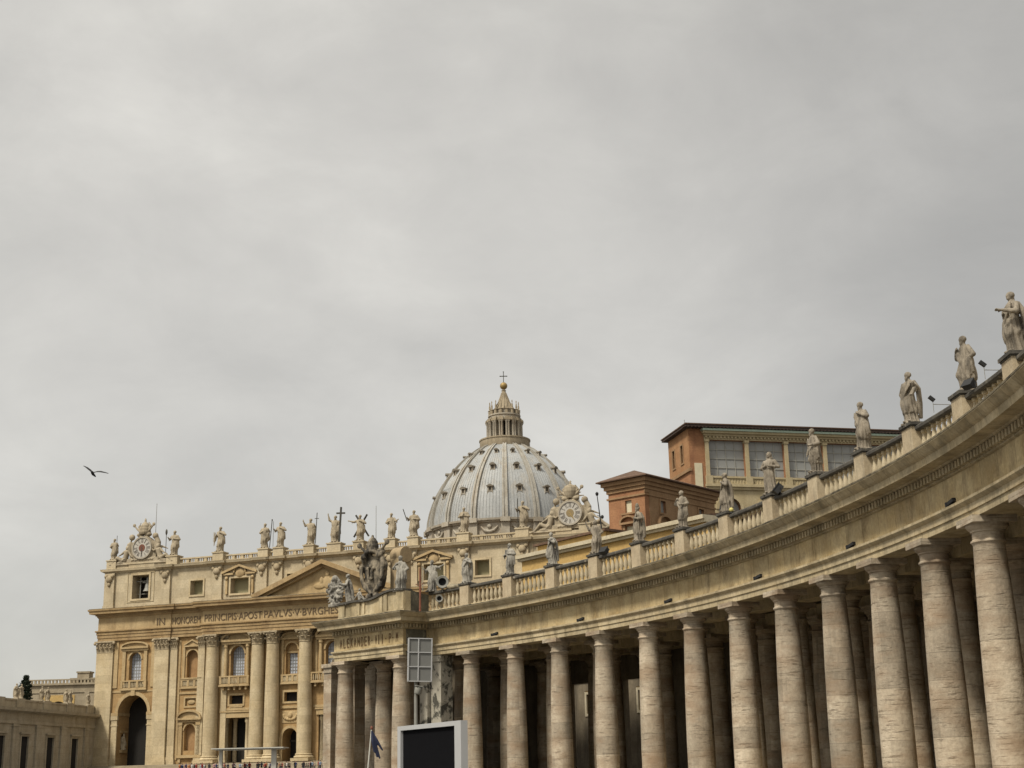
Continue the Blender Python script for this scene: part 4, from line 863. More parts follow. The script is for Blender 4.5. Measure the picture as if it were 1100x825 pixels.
m = MB(); m.box(0.55, 1.6, -0.08, 0.1, 35.5, 40.3); pp('blocked_window', m, 'shutter')
m = MB(); m.box(-0.25, 0.1, -0.2, PDp, 39.2, 39.6); pp('string_course', m, 'ptrim2')
m = MB(); m.box(-0.06, 0.3, 0.05, PDp-0.05, 39.6, 44.98); w = m; ct = MB(); ct.box(-1, 1, 2.3, 3.2, 40.8, 43.2); ct.box(-1, 1, 5.6, 6.5, 40.8, 43.2); pp('upper_render', cut(w, ct, 'upper_render'), 'brick2')
for y in (2.3, 5.6):
    o = pp('window', MB().box(0.25, 0.3, y, y+0.9, 40.8, 43.2), 'dark'); m = MB(); m.box(-0.16, 0.1, y-0.2, y, 40.6, 43.4); m.box(-0.16, 0.1, y+0.9, y+1.1, 40.6, 43.4); m.box(-0.16, 0.1, y, y+0.9, 43.2, 43.4); m.box(-0.16, 0.1, y, y+0.9, 40.6, 40.8); part('frame', m, 'ptrim2', o)
m = MB(); m.box(-0.1, 0.1, 1.2, 2.6, 33.5, 37.3); pp('blocked_window', m, 'shutter')
m = MB(); a, b, c_, d = -0.75, PW+1, -1.1, PDp+0.6
m.slab([(a, c_), (b, c_), (b, d), (a, d)], 45.02, 45.3); pp('eaves', m, 'eave')
m = MB(); m.add([(a-.1, c_-.1, 45.32), (b, c_-.1, 45.32), (b, d+.1, 45.32), (a-.1, d+.1, 45.32), (a-.1, c_-.1, 45.45), (b, c_-.1, 45.45), (b, d+.1, 45.45), (a-.1, d+.1, 45.45), (a+5, (c_+d)/2, 46.2), (b, (c_+d)/2, 46.2)],
     [(3, 2, 1, 0), (0, 1, 5, 4), (2, 3, 7, 6), (3, 0, 4, 7), (1, 2, 6, 9, 5), (4, 5, 9, 8), (6, 7, 8, 9), (7, 4, 8)]); rf = pp('roof', m, 'tile')
m = MB(); 
for i in range(95): m.box(-1.0+i*0.5, -0.85+i*0.5, -1.25, -0.02, 44.92, 45.01)
pp('rafters', m, 'eave', ang=0)
m = MB(); m.tube([(0.6, 3, 45.5), (0.6, 3, 46.9)], 0.04, 5); part('aerial', m, 'greymetal', rf)
# smaller orange palace with a hipped roof
ba = rad(49.0)
br = thing('brick_building', 'lower orange brick palace block with hipped tile roof and pedimented windows', 'building', (18.05, 191.0, 0), ba)
def bq(name, mb, mat, parent=None): return part(name, mb, mat, parent or br)
BX, BY = 17.5, 6.3
w = MB().box(0, BX, 0, BY, 0, 39.2); ct = MB()
for y in (2.3, ): ct.box(-1, 0.4, y, y+1.1, 36.2, 37.9); ct.box(-1, 0.4, y-0.1, y+1.2, 31.6, 34.3)
for x in (3.5, 8.3, 13.1): ct.box(x, x+1.3, -1, 0.4, 36.2, 37.9); ct.box(x-0.1, x+1.4, -1, 0.4, 31.0, 34.3)
bq('wall', cut(w, ct, 'wall'), 'brick')
m = MB(); m.box(-0.07, BX, -0.07, 0.05, 30.3, 39.19); w = m; ct = MB()
for x in (3.5, 8.3, 13.1): ct.box(x, x+1.3, -1, 0.4, 36.2, 37.9); ct.box(x-0.1, x+1.4, -1, 0.4, 31.0, 34.3)
ct.box(-1, 1.0, -1, 1, 0, 38.7); bq('side_render', cut(w, ct, 'side_render'), 'ptrim2')
for y in (2.3, ):
    bq('window', MB().box(0.3, 0.36, y, y+1.1, 36.2, 37.9), 'shutter'); bq('window', MB().box(0.3, 0.36, y-0.1, y+1.2, 31.6, 34.3), 'shutter')
    m = MB(); m.box(-0.2, 0.05, y-0.7, y+1.8, 35.9, 36.15); m.box(-0.15, 0.05, y-0.5, y-0.12, 31.0, 34.5); m.box(-0.15, 0.05, y+1.22, y+1.6, 31.0, 34.5); m.box(-0.5, 0.05, y-0.8, y+1.9, 34.5, 34.8)
    m.M = Matrix.Rotation(-PI/2, 4, 'Z'); 
    arch_band(m, -(y+1.7), -(y-0.6), 34.8, 0.25, -0.5, 0.05, rise=0.7); m.M = None; bq('window_surround', m, 'ptrim2')
for x in (3.5, 8.3, 13.1):
    bq('window', MB().box(x, x+1.3, 0.3, 0.36, 36.2, 37.9), 'pglass'); g = bq('window', MB().box(x-0.1, x+1.4, 0.3, 0.36, 31.0, 34.3), 'pglass')
    m = MB(); m.box(x+0.6, x+0.7, 0.2, 0.29, 31, 34.3); m.box(x-0.1, x+1.4, 0.2, 0.29, 33.2, 33.3); part('glazing_bars', m, 'mull', g)
    m = MB(); frame_rect(m, x, x+1.3, 36.2, 37.9, 0.25, -0.2, 0.02); m.box(x-0.5, x-0.12, -0.25, 0.02, 30.8, 34.5); m.box(x+1.42, x+1.8, -0.25, 0.02, 30.8, 34.5); m.box(x-0.9, x+2.2, -0.6, 0.02, 34.5, 34.8)
    arch_band(m, x-0.6, x+1.9, 34.8, 0.25, -0.6, 0.02, rise=0.8); bq('window_surround', m, 'ptrim2')
m = MB(); 
for o, z0_, z1_ in ((0.2, 38.3, 38.55), (0.2, 39.2, 39.7), (0.45, 39.7, 40.2), (0.75, 40.2, 40.75)): m.box(-o, BX+o, -o, BY+o, z0_, z1_)
bq('cornice', m, 'ptrim2')
m = MB(); o = 1.25; ax0, ax1, ay0, ay1 = -o, BX+o, -o, BY+o; rx = 3.4
EV = 40.77
m.add([(ax0, ay0, EV), (ax1, ay0, EV), (ax1, ay1, EV), (ax0, ay1, EV), (ax0, ay0, EV+0.16), (ax1, ay0, EV+0.16), (ax1, ay1, EV+0.16), (ax0, ay1, EV+0.16), (ax0+rx, (ay0+ay1)/2, 42.55), (ax1-rx, (ay0+ay1)/2, 42.55)],
      [(3, 2, 1, 0), (0, 1, 5, 4), (1, 2, 6, 5), (2, 3, 7, 6), (3, 0, 4, 7), (4, 5, 9, 8), (5, 6, 9), (6, 7, 8, 9), (7, 4, 8)]); bq('roof', m, 'tile')
# ochre wing running from the church towards the colonnade
wa = Vector((0.75, 177.9)); wb = Vector((20.94, 150.6)); NW = 6; wd = (wb-wa).normalized(); wl = (wb-wa).length
wing = thing('ochre_wing', 'long ochre wing with pale cornice and brown roof behind the colonnade balustrade', 'building', (wa.x, wa.y, 0), math.atan2(wd.y, wd.x))
def wp(name, mb, mat): return part(name, mb, mat, wing)
w = MB().box(0, wl, 0, 20, 0, 27.4); ct = MB()
for i in range(NW): ct.box(3+4.6*i, 4.6+4.6*i, -1, 0.5, 20.5, 23.0); ct.box(3+4.6*i, 4.6+4.6*i, -1, 0.5, 8.0, 10.2)
wp('wall', cut(w, ct, 'wall'), 'ochrewall')
for i in range(NW):
    for z0_, z1_ in ((8.0, 10.2), (20.5, 23.0)):
        m = MB(); frame_rect(m, 3+4.6*i, 4.6+4.6*i, z0_, z1_, 0.3, -0.15, 0.1); o = wp('window_frame', m, 'cream'); part('pane', MB().box(3.01+4.6*i, 4.59+4.6*i, 0.35, 0.42, z0_+0.01, z1_-0.01), 'dark', o)
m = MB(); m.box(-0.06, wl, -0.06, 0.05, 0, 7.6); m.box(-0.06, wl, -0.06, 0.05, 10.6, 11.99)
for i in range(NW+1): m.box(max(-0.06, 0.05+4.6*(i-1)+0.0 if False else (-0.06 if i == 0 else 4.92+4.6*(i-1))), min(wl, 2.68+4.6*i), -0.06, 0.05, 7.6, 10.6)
wp('base_render', m, 'dark_render')
m = MB(); m.box(-0.4, wl, -0.4, 3, 27.42, 27.75); m.box(-0.7, wl, -0.7, 3, 27.75, 28.2); m.box(-0.15, wl, -0.15, 0.05, 25.9, 26.1); m.box(-0.5, wl, -0.5, 0.02, 12.0, 12.6); wp('cornice', m, 'cream')
m = MB(); m.box(0.9, 14.5, 1.9, 18, 28.0, 29.4); wp('attic_wall', m, 'ochrewall')
m = MB(); m.slab([(0.5, 1.5), (14.8, 1.5), (14.8, 18.4), (0.5, 18.4)], 29.42, 29.7); m.add([(14.9, -0.3, 28.22), (wl, -0.3, 28.22), (wl, 19, 28.22), (14.9, 19, 28.22), (14.9, 8, 29.6), (wl, 8, 29.6)], [(3, 2, 1, 0), (0, 1, 5, 4), (2, 3, 4, 5), (0, 4, 3), (1, 2, 5)]); wp('roof', m, 'tile')
# south wing on the far left
la = Vector((-97.8, 269.0)); lt = Vector((0.13296, 0.99112)); lrot = math.atan2(lt.y, lt.x)
sw = thing('corridor_wing', 'low beige stone wing with tall dark windows and parapet beside the church', 'building', (la.x, la.y, 0), lrot)
def sp_(name, mb, mat, parent=None): return part(name, mb, mat, parent or sw)
# local x along the wing (away from the camera), outward (towards the square) is -y
w = MB().box(-60, 45, 0, 14, 0, 15.0); ct = MB(); WX = [-0.5+10.85*i for i in range(-4, 5)]
WX = [1.2, 10.8, 21.7, 32.9, -9.0, -19, -29, -39]
for x in WX: ct.box(x-1.5, x+1.5, -1, 1.2, 2.5, 10.3)
sp_('wall', cut(w, ct, 'wall'), 'wing2')
for x in WX:
    g = sp_('window', MB().box(x-1.49, x+1.49, 0.22, 0.3, 2.5, 10.3), 'dark'); m = MB(); frame_rect(m, x-1.5, x+1.5, 2.5, 10.3, 0.45, -0.15, 0.1); m.box(x-2.3, x+2.3, -0.5, 0.1, 10.75, 11.1); part('frame', m, 'wing2', g)
    m = MB(); m.box(x+4.2, x+6.4, -0.35, 0.1, 0, 12.6); m.box(x+4.0, x+6.6, -0.45, 0.1, 12.1, 12.4); sp_('pilaster', m, 'wing2')
m = MB(); m.sweep([(-60, 0), (45, 0)], [(0.3, 12.62), (0.35, 13.3), (0.2, 13.32), (0.2, 14.6), (0.6, 14.8), (1.3, 15.0), (1.4, 15.5), (-2, 15.7), (-2, 12.62)]); sp_('entablature', m, 'wing2')
m = MB(); m.box(-60, 45, 0.3, 1.3, 15.68, 17.0); m.box(-60, 45, 0.15, 1.45, 17.0, 17.3); 
for x in (-20, -10, 0.5, 8.5, 19.8, 30.3, 40): m.box(x-1.6, x+1.6, 0.05, 1.55, 15.68, 17.45)
sp_('parapet', m, 'wing2')
m = MB(); m.box(-60, 45, 0.2, 14.1, 15.2, 15.6); sp_('roof', m, 'mosstop')
# distant block behind it
db = thing('distant_building', 'far beige building with a chimney block and lunette above the left wing', 'building', (-116, 365, 0), rad(-4))
w = MB().box(-10.5, 12, 0, 12, 0, 25.5); ct = MB(); ct.prism(arch_poly(-4.5, 0.8, 16, 18.8), -1, 0.6)
part('wall', cut(w, ct, 'wall'), 'wing', db)
m = MB(); m.box(-6.0, 2.4, -0.12, 0.05, 17, 23.0); w = m; ct = MB(); ct.prism(arch_poly(-4.5, 0.8, 16, 18.8), -1, 0.6); part('render_panel', cut(w, ct, 'render_panel'), 'ochrewall', db)
part('lunette', MB().prism(arch_poly(-4.49, 0.79, 16, 18.8), 0.45, 0.55), 'dark', db)
m = MB(); m.box(-10.9, 12.3, -0.5, 12.2, 25.52, 26.0); m.box(-10.6, 12.1, -0.2, 0.1, 23.6, 23.9)
part('cornice', m, 'wing', db)
m = MB(); m.box(-10.5, 12, 0.0, 0.5, 26.75, 27.05)
for i in range(24): u = -10.4+i*0.93; m.box(u, u+0.5, 0.05, 0.45, 26.02, 26.75)
part('parapet', m, 'wing', db)
m = MB(); m.box(2.5, 5.6, 0.6, 3.4, 26.0, 28.5); m.box(2.3, 5.8, 0.4, 3.6, 28.5, 28.9); part('chimney', m, 'wing', db); m = MB(); m.box(0.4, 12, 1, 11, 26.0, 27.3); part('upper_storey', m, 'wing', db)
for k, u in enumerate((5.0, 9.5)):
    m = MB(); m.box(u, u+0.9, -0.3, 0.05, 15, 23.6); part('pilaster', m, 'wing', db)

# ------------------------------------------------------------------ draped stone figures
def lerp_tab(tab, z):
    for a, b in zip(tab, tab[1:]):
        if a[0] <= z <= b[0]:
            t = (z-a[0])/(b[0]-a[0]); return [p+(q-p)*t for p, q in zip(a[1:], b[1:])]
    return list(tab[-1][1:])
ARMS = dict(  # elbow, wrist, hand tip for the figure's right arm (x>0); mirrored for the other; figure faces -y, 1.8 tall
    bless=((0.36, -0.08, 1.32), (0.43, -0.22, 1.58), (0.45, -0.25, 1.74)), hold=((0.39, 0.02, 1.15), (0.10, -0.24, 1.18), (0.02, -0.27, 1.22)),
    book=((0.38, 0.04, 1.14), (0.22, -0.28, 1.08), (0.17, -0.33, 1.10)), down=((0.34, 0.02, 1.13), (0.37, -0.10, 0.88), (0.37, -0.14, 0.76)),
    out=((0.38, -0.10, 1.20), (0.58, -0.24, 1.26), (0.70, -0.29, 1.30)), staff=((0.36, -0.03, 1.18), (0.40, -0.22, 1.28), (0.40, -0.27, 1.36)),
    chest=((0.42, -0.05, 1.20), (0.10, -0.22, 1.36), (0.00, -0.22, 1.42)), high=((0.40, -0.05, 1.52), (0.46, -0.10, 1.82), (0.47, -0.12, 1.98)),
    wide=((0.44, 0.0, 1.34), (0.74, -0.06, 1.42), (0.90, -0.08, 1.46)), hip=((0.42, 0.06, 1.12), (0.24, -0.08, 0.98), (0.18, -0.12, 0.96)), fwd=((0.36, -0.10, 1.14), (0.22, -0.46, 1.20), (0.16, -0.60, 1.22)))
def figure(seed, R_='hold', L_='down', sway=1, yaw=0.0, tilt=0.0, beard=True, lean=0.0, mantle=1, knee=1, hat=None, slim=1.0, base=True):
    rng = random.Random(seed); m = MB(); n = 84
    tab = [(0.04, 0.235, 0.225), (0.25, 0.22, 0.205), (0.5, 0.215, 0.195), (0.75, 0.22, 0.19), (0.95, 0.215, 0.175), (1.08, 0.20, 0.155), (1.2, 0.215, 0.155), (1.34, 0.245, 0.15), (1.43, 0.225, 0.13), (1.49, 0.12, 0.10), (1.54, 0.07, 0.075)]
    zs = [0.04+0.05*i for i in range(31)]
    ph = [rng.uniform(0, 6.28) for _ in range(6)]; k1_ = rng.choice((10, 12, 14)); k1, k2 = rng.choice((7, 8, 9)), rng.choice((12, 13, 15)); tw = rng.uniform(-1.2, 1.2)
    def cx(z): return 0.055*sway*math.sin(PI*min(1, z/1.6)*1.0)-0.02*sway*(z > 1.2)*(z-1.2)
    def cy(z): return -0.03*math.sin(PI*z/1.6)+lean*(z/1.6)**1.5
    v = []; f = []
    for z in zs:
        a, b = lerp_tab(tab, z); a *= slim*1.04; b *= slim*1.04
        amp = 0.23*(1-z/1.6) if z < 1.05 else 0.065
        for i in range(n):
            t = 2*PI*i/n; r = 1.0+max(0.015, amp)*(0.75*(2*abs(sin(0.5*k1_*t+ph[0]+tw*z*1.5))-1)+0.35*sin(k2*t+ph[1]-tw*z))
            # diagonal mantle
            if mantle and 0.35 < z < 1.45:
                fr = cos(t+PI/2); s_ = mantle*(cos(t)*0.9)
                edge = (z-0.95)-0.42*s_-0.12*sin(2*t+ph[2])
                q = 1/(1+math.exp(-edge*22)) if mantle else 0
                hem = 1/(1+math.exp(-(z-0.42-0.12*sin(t+ph[3]))*30))
                r += 0.15*(1-q)*hem*(1+0.75*(2*abs(sin(4*t+5*z*mantle+ph[4]))-1))
            if knee and 0.25 < z < 1.0:
                kx = cos(t-(-PI/2+0.45*knee)); r += 0.36*max(0, kx)**6*math.exp(-((z-0.58)/0.2)**2)
            v.append((cx(z)+a*r*cos(t), cy(z)+b*r*sin(t), z))
    m_ = len(zs)
    for j in range(m_-1):
        for i in range(n): f.append((j*n+i, j*n+(i+1) % n, (j+1)*n+(i+1) % n, (j+1)*n+i))
    f += [tuple(reversed(range(n))), tuple((m_-1)*n+i for i in range(n))]; m.add(v, f)
    sx, sy = cx(1.45), cy(1.45)
    # rolls of cloth across the body and falling from the arm
    if mantle:
        s = mantle
        for q in range(4):
            pts = []
            for i in range(9):
                t = i/8; x = s*(-0.20+0.42*t); z = 1.44-0.62*t-0.05*q+0.05*sin(PI*t); y = -0.145-0.045*sin(PI*t)-0.012*q
                pts.append((sx*0.7+x, sy*0.7+y, z))
            m.tube(pts, [0.022+0.014*sin(PI*i/8) for i in range(9)], 7)
        for q in range(3):
            x = s*(0.25+0.035*q); m.tube([(sx+x, sy-0.08+0.05*q, 1.10), (sx+x*1.08, sy-0.10+0.05*q, 0.8), (sx+x*1.03+0.02*q, sy-0.06+0.05*q, 0.45+0.06*q)], [0.045, 0.055, 0.03], 8)
        m.tube([(-s*0.16+sx, 0.08+sy, 1.46), (-s*0.24+sx, 0.16+sy, 1.2), (-s*0.2+sx, 0.22+sy*0.5, 0.7), (-s*0.18+sx, 0.22, 0.2)], [0.06, 0.09, 0.09, 0.06], 10)
    for sgn, pose in ((1, R_), (-1, L_)):
        if pose is None: continue
        e, w, h = [Vector(p) for p in ARMS[pose]]; mx = lambda p: Vector((p.x*sgn+sx, p.y+sy, p.z))
        sh = Vector((sx+sgn*0.215, sy, 1.41)); e, w, h = mx(e), mx(w), mx(h)
        m.tube([sh-Vector((sgn*0.05, 0, 0)), sh, (sh+e)/2, e], [0.07, 0.088, 0.082, 0.078], 10); m.tube([e, e.lerp(w, 0.5), w], [0.078, 0.062, 0.042], 10); m.ell(tuple(e), (0.08, 0.08, 0.08), 10, 6)
        d = (h-w).normalized(); m.tube([w, w.lerp(h, 0.55)], [0.036, 0.04], 8)
        sd = d.cross(Vector((0, 1, 0.2))).normalized()
        for i in range(4): o = sd*(0.026*(i-1.5)); m.tube([w.lerp(h, 0.5)+o*0.8, w.lerp(h, 0.95-0.05*abs(i-1.4))+o, w.lerp(h, 1.15-0.07*abs(i-1.4))+o+Vector((0, -0.01, -0.01))], [0.014, 0.013, 0.010], 6)
        m.tube([w.lerp(h, 0.1)+sd*0.03, w.lerp(h, 0.5)+sd*0.075], [0.016, 0.012], 6)
        dr = e.lerp(w, 0.5); m.tube([e, dr+Vector((0, 0, -0.03)), dr+Vector((0, 0.02, -0.20))], [0.07, 0.07, 0.03], 8)
    # neck, head, face
    hx, hy = sx*0.8, sy-0.02; m.tube([(sx, sy, 1.48), (hx, hy, 1.60)], [0.075, 0.06], 12)
    T = Matrix.Translation((hx, hy-0.01, 1.68)) @ Matrix.Rotation(yaw, 4, 'Z') @ Matrix.Rotation(tilt, 4, 'X'); m.M = T
    m.ell((0, 0, 0), (0.088, 0.108, 0.128), 16, 12); m.ell((0, -0.055, -0.065), (0.055, 0.052, 0.055), 12, 8)
    m.ell((0, -0.106, -0.008), (0.016, 0.024, 0.036), 8, 6); m.box(-0.055, 0.055, -0.102, -0.07, 0.022, 0.038)
    for s in (-1, 1): m.ell((s*0.085, 0.0, -0.01), (0.016, 0.026, 0.036), 8, 6); m.ell((s*0.035, -0.094, 0.008), (0.015, 0.010, 0.010), 6, 5)
    m.box(-0.026, 0.026, -0.108, -0.085, -0.068, -0.058)
    m.ell((0, 0.03, 0.045), (0.094, 0.105, 0.095), 14, 9)
    for i in range(9): a = PI*(i/8); m.ell((0.085*cos(a), 0.03+0.07*sin(a), 0.02+0.02*(i % 2)), (0.036, 0.04, 0.06), 8, 6)
    if beard: m.ell((0, -0.075, -0.11), (0.055, 0.045, 0.075), 10, 7); m.ell((0, -0.085, -0.16), (0.035, 0.035, 0.05), 8, 6)
    else: m.ell((0, 0.07, -0.10), (0.075, 0.06, 0.12), 10, 7)
    if hat == 'mitre': m.lathe([(0.088, 0.07), (0.105, 0.14), (0.075, 0.24), (0.01, 0.31)], 12)
    if hat == 'hood': m.ell((0, 0.03, 0.0), (0.125, 0.125, 0.155), 12, 8); m.ell((0, 0.06, -0.14), (0.15, 0.12, 0.14), 12, 8)
    if hat == 'helmet': m.ell((0, 0.015, 0.06), (0.11, 0.13, 0.095), 12, 8); m.tube([(0, -0.10, 0.12), (0, 0.02, 0.19), (0, 0.14, 0.10)], 0.03, 8)
    m.M = None
    if base:
        m.box(-0.30, 0.30, -0.27, 0.27, -0.02, 0.06)
        for s in (-1, 1): m.ell((s*0.11, -0.25, 0.085), (0.055, 0.11, 0.05), 10, 6)
    return m
PROPS = {}
def statue(label, loc, rz, h, seed, mat='statue', vox=0.021, prop=None, group=None, **kw):
    m = figure(seed, **kw); me = remesh(m, vox, 'statue_body', 0 if vox < 0.02 else 1); s = h/1.83
    o = link('statue', me, mat, None, loc, rz); o.scale = (s, s, s); tag(o, label, 'statue', group)
    if prop: prop(o, mat)
    return o
def pr_staff(x=0.40, y=-0.27, h=1.95, r=0.02, top=None, mat='bronze', dx=0.0, z0=0.05):
    def fn(o, mt):
        m = MB(); m.tube([(x, y, z0), (x+dx, y, h)], r, 8)
        if top == 'knob': m.ell((x+dx, y, h), (0.05, 0.05, 0.07), 8, 6)
        if top == 'leaf': m.ell((x+dx, y, h-0.05), (0.09, 0.03, 0.22), 8, 8)
        part('staff', m, mat or mt, o)
    return fn
def pr_cross(x=0.42, y=-0.25, h=2.3, w=0.36, r=0.045, dx=0.0, mat='bronze'):
    def fn(o, mt):
        m = MB(); T = Matrix.Translation((x, y, 0.05)) @ Matrix.Rotation(math.atan2(dx, h), 4, 'Y'); m.M = T
        m.box(-r, r, -r, r, 0, h); m.box(-w, -r, -r*0.9, r*0.9, h*0.80, h*0.80+2*r); m.box(r, w, -r*0.9, r*0.9, h*0.80, h*0.80+2*r); part('cross', m, mat or mt, o)
    return fn
def pr_saltire(o, mt):
    m = MB()
    for s in (-1, 1): m.tube([(s*0.55, 0.22, 0.35), (-s*0.42, 0.24, 1.85)], 0.065, 6)
    part('saltire_cross', m, 'bronze', o)
def pr_book(x=0.16, y=-0.34, z=1.17, w=0.11, open_=False):
    def fn(o, mt): 
        m = MB(); m.M = Matrix.Translation((x, y, z)) @ Matrix.Rotation(-0.5, 4, 'X') @ Matrix.Rotation(0.2, 4, 'Y'); m.box(-w, w, -0.035, 0.035, -0.15, 0.15); m.box(-w+0.01, w+0.012, -0.028, 0.028, -0.155, 0.155); part('book', m, mt, o)
    return fn
def pr_palm(x=0.42, y=-0.25, z=0.9):
    def fn(o, mt): 
        m = MB(); m.tube([(x, y, z), (x+0.05, y-0.02, z+0.5), (x+0.02, y, z+1.0)], [0.02, 0.06, 0.01], 6)
        for i in range(7): zz_ = z+0.25+0.1*i; m.tube([(x+0.04, y, zz_), (x+0.16, y-0.03, zz_+0.12)], [0.022, 0.008], 5); m.tube([(x+0.04, y, zz_), (x-0.09, y-0.03, zz_+0.12)], [0.022, 0.008], 5)
        part('palm_branch', m, mt, o)
    return fn
def pr_shield(o, mt): m = MB(); m.ell((0.42, -0.1, 0.55), (0.09, 0.25, 0.42), 16, 10); part('shield', m, mt, o)
def multi(*fs):
    def fn(o, mt):
        for f in fs: f(o, mt)
    return fn
# colonnade statues, one on each pedestal
CST = [
 (-1, 'stone statue nearest the right edge of the photo, forearm held out', dict(R_='fwd', L_='hold', sway=-1.2, beard=False, yaw=0.05, knee=1, mantle=-1, slim=1.08), None),
 (0, 'bearded stone statue with both arms bent, standing above the black floodlight', dict(R_='hip', L_='chest', sway=1.6, yaw=0.1, tilt=0.1, knee=-1, mantle=1, slim=1.0), None),
 (1, 'stone statue holding a sheaf at its side, wrapped in a long straight mantle', dict(R_='staff', L_='hip', sway=-1.4, yaw=0.0, knee=1, mantle=-1, slim=0.95), pr_book(0.40, -0.30, 1.02, 0.07)),
 (2, 'bearded stone statue with hands joined at the chest, in front of the palace roof', dict(R_='chest', L_='hip', sway=1.4, yaw=0.15, tilt=0.15, knee=1, mantle=1), None),
 (3, 'stone statue leaning with swirling robe and arms lowered, before the loggia glazing', dict(R_='book', L_='down', sway=1.8, yaw=0.2, knee=-1, mantle=1, lean=-0.1, slim=0.92), None),
 (4, 'hooded stone statue with arms folded in wide sleeves, before the loggia pilaster', dict(R_='hold', L_='hold', sway=-1, hat='hood', beard=False, knee=0, mantle=0), None),
 (5, 'stone statue holding a cloth across its body beside the palace arch window', dict(R_='chest', L_='hip', sway=-1, beard=False, knee=1, mantle=-1), None),
 (6, 'stone statue in wind-blown dress striding in front of the brick block', dict(R_='book', L_='chest', sway=1, beard=False, yaw=0.3, knee=1, mantle=1, slim=0.9), None),
 (7, 'stone statue with a flat cap and parted cloak in front of the orange corner', dict(R_='hold', L_='down', sway=-1, hat='mitre', knee=0, mantle=-1), None),
 (8, 'stone statue raising one arm beside its head, right of the church clock', dict(R_='hip', L_='bless', sway=1.6, beard=False, knee=1, mantle=1), None),
 (9, 'pale bent stone statue turning away just below the church clock', dict(R_='chest', L_='down', sway=-1, beard=False, yaw=0.9, tilt=0.2, knee=-1, mantle=-1, lean=-0.05), None),
 (10, 'stone statue with thick mantle looped around its arms, by a square church window', dict(R_='hold', L_='book', sway=1, knee=1, mantle=1, slim=0.95), None),
 (11, 'grey streaked stone statue gathering its robe, right of the searchlight', dict(R_='chest', L_='hip', sway=-1, knee=1, mantle=-1, beard=True), None),
]
for k, lab, kw, pr in CST:
    a = K0+DK*k; rzs = rad(a-90)+[0.2, -0.25, 0.1, -0.15, 0.0, 0.3, -0.3, 0.15, -0.2, 0.25, -0.1, 0.2, 0.1][k+1]
    if k in (0, 1, 2, 4): rzs += 0.35
    statue(lab, W3(a, R-0.42+{-1: 0.15, 0: 0.28}.get(k, 0), 19.97), rzs, 3.08, 100+k, 'statue_grey' if k > 8 else 'statue', 0.0165, pr, 'statues along the colonnade', **kw)
statue('grey stone statue with outstretched arm and staff beside the searchlight', W3(41.95, R-0.5, 19.75), rad(42-90)+0.3, 3.3, 131, 'statue_grey', 0.0195, pr_staff(-0.45, -0.28, 1.5, 0.025, None, None), 'statues along the colonnade', R_='wide', L_='staff', sway=1, beard=True, knee=0, mantle=1)
# facade statues
FST = [
 (-53.6, 5.0, 'small stone statue at the far left end of the church roof', dict(R_='staff', L_='hold', sway=1), pr_staff(0.4, -0.27, 2.0, 0.02, None)),
 (-38.1, 5.7, 'stone statue with a leafy staff beside the left clock', dict(R_='hold', L_='staff', sway=1), pr_staff(-0.52, -0.27, 1.75, 0.022, 'leaf')),
 (-26.6, 5.7, 'stone statue alone between two long roof balustrades, tools at its side', dict(R_='chest', L_='down', sway=1), pr_palm(-0.42, -0.12, 0.45)),
 (-15.6, 5.6, 'stone statue with a knobbed club, left one of the close roof pair', dict(R_='staff', L_='hold', sway=-1), pr_staff(0.40, -0.05, 2.0, 0.03, 'knob', dx=0.16)),
 (-11.9, 5.6, 'stone statue with hands at its chest, right one of the close roof pair', dict(R_='chest', L_='staff', sway=1), pr_staff(-0.42, -0.27, 1.85, 0.015)),
 (-4.7, 5.8, 'stone statue lifting one hand with a slim cross at its shoulder', dict(R_='staff', L_='bless', sway=1, beard=True), pr_cross(0.45, -0.15, 2.1, 0.15, 0.02, 0.1)),
 (1.2, 6.0, 'stone statue raising one hand beside a tall dark upright cross', dict(R_='staff', L_='high', sway=-1), pr_cross(0.36, -0.2, 2.25, 0.30, 0.05, 0.12)),
 (6.9, 5.7, 'stone statue in front of a dark diagonal saltire cross', dict(R_='chest', L_='wide', sway=1), pr_saltire),
 (14.1, 5.5, 'stone statue with swirling cloak standing behind the dark cartouche', dict(R_='out', L_='hold', sway=1), None),
 (19.3, 5.7, 'stone statue holding up a short sword left of the dome', dict(R_='hold', L_='staff', sway=-1, slim=1.05), pr_staff(-0.42, -0.25, 1.9, 0.03, None, dx=-0.28, z0=1.1)),
 (30.4, 5.4, 'stone statue with folded arms in front of the dome edge', dict(R_='hold', L_='hold', sway=1), pr_book(-0.05, -0.3, 1.25, 0.1)),
 (43.2, 5.7, 'stone statue with a sword before the dome, left of the clock angels', dict(R_='chest', L_='staff', sway=1), pr_staff(-0.25, -0.27, 1.95, 0.03, None)),
]
def fw3(u, y, z): v = inv @ Vector((u, y, z)); return tuple(v)
for i, (u, h, lab, kw, pr) in enumerate(FST):
    statue(lab, fw3(u, AY+0.3, 49.14), -TH, h, 200+i, 'statue_warm', 0.027, pr, 'saints along the church roof', **kw)
statue('stone statue in a shadowed niche on the left archway jamb', fw3(-49.75, WY+2.3, 8.0), -TH+PI/2+0.2, 3.5, 230, 'statue_warm', 0.03, None, None, R_='hold', L_='down', sway=1)
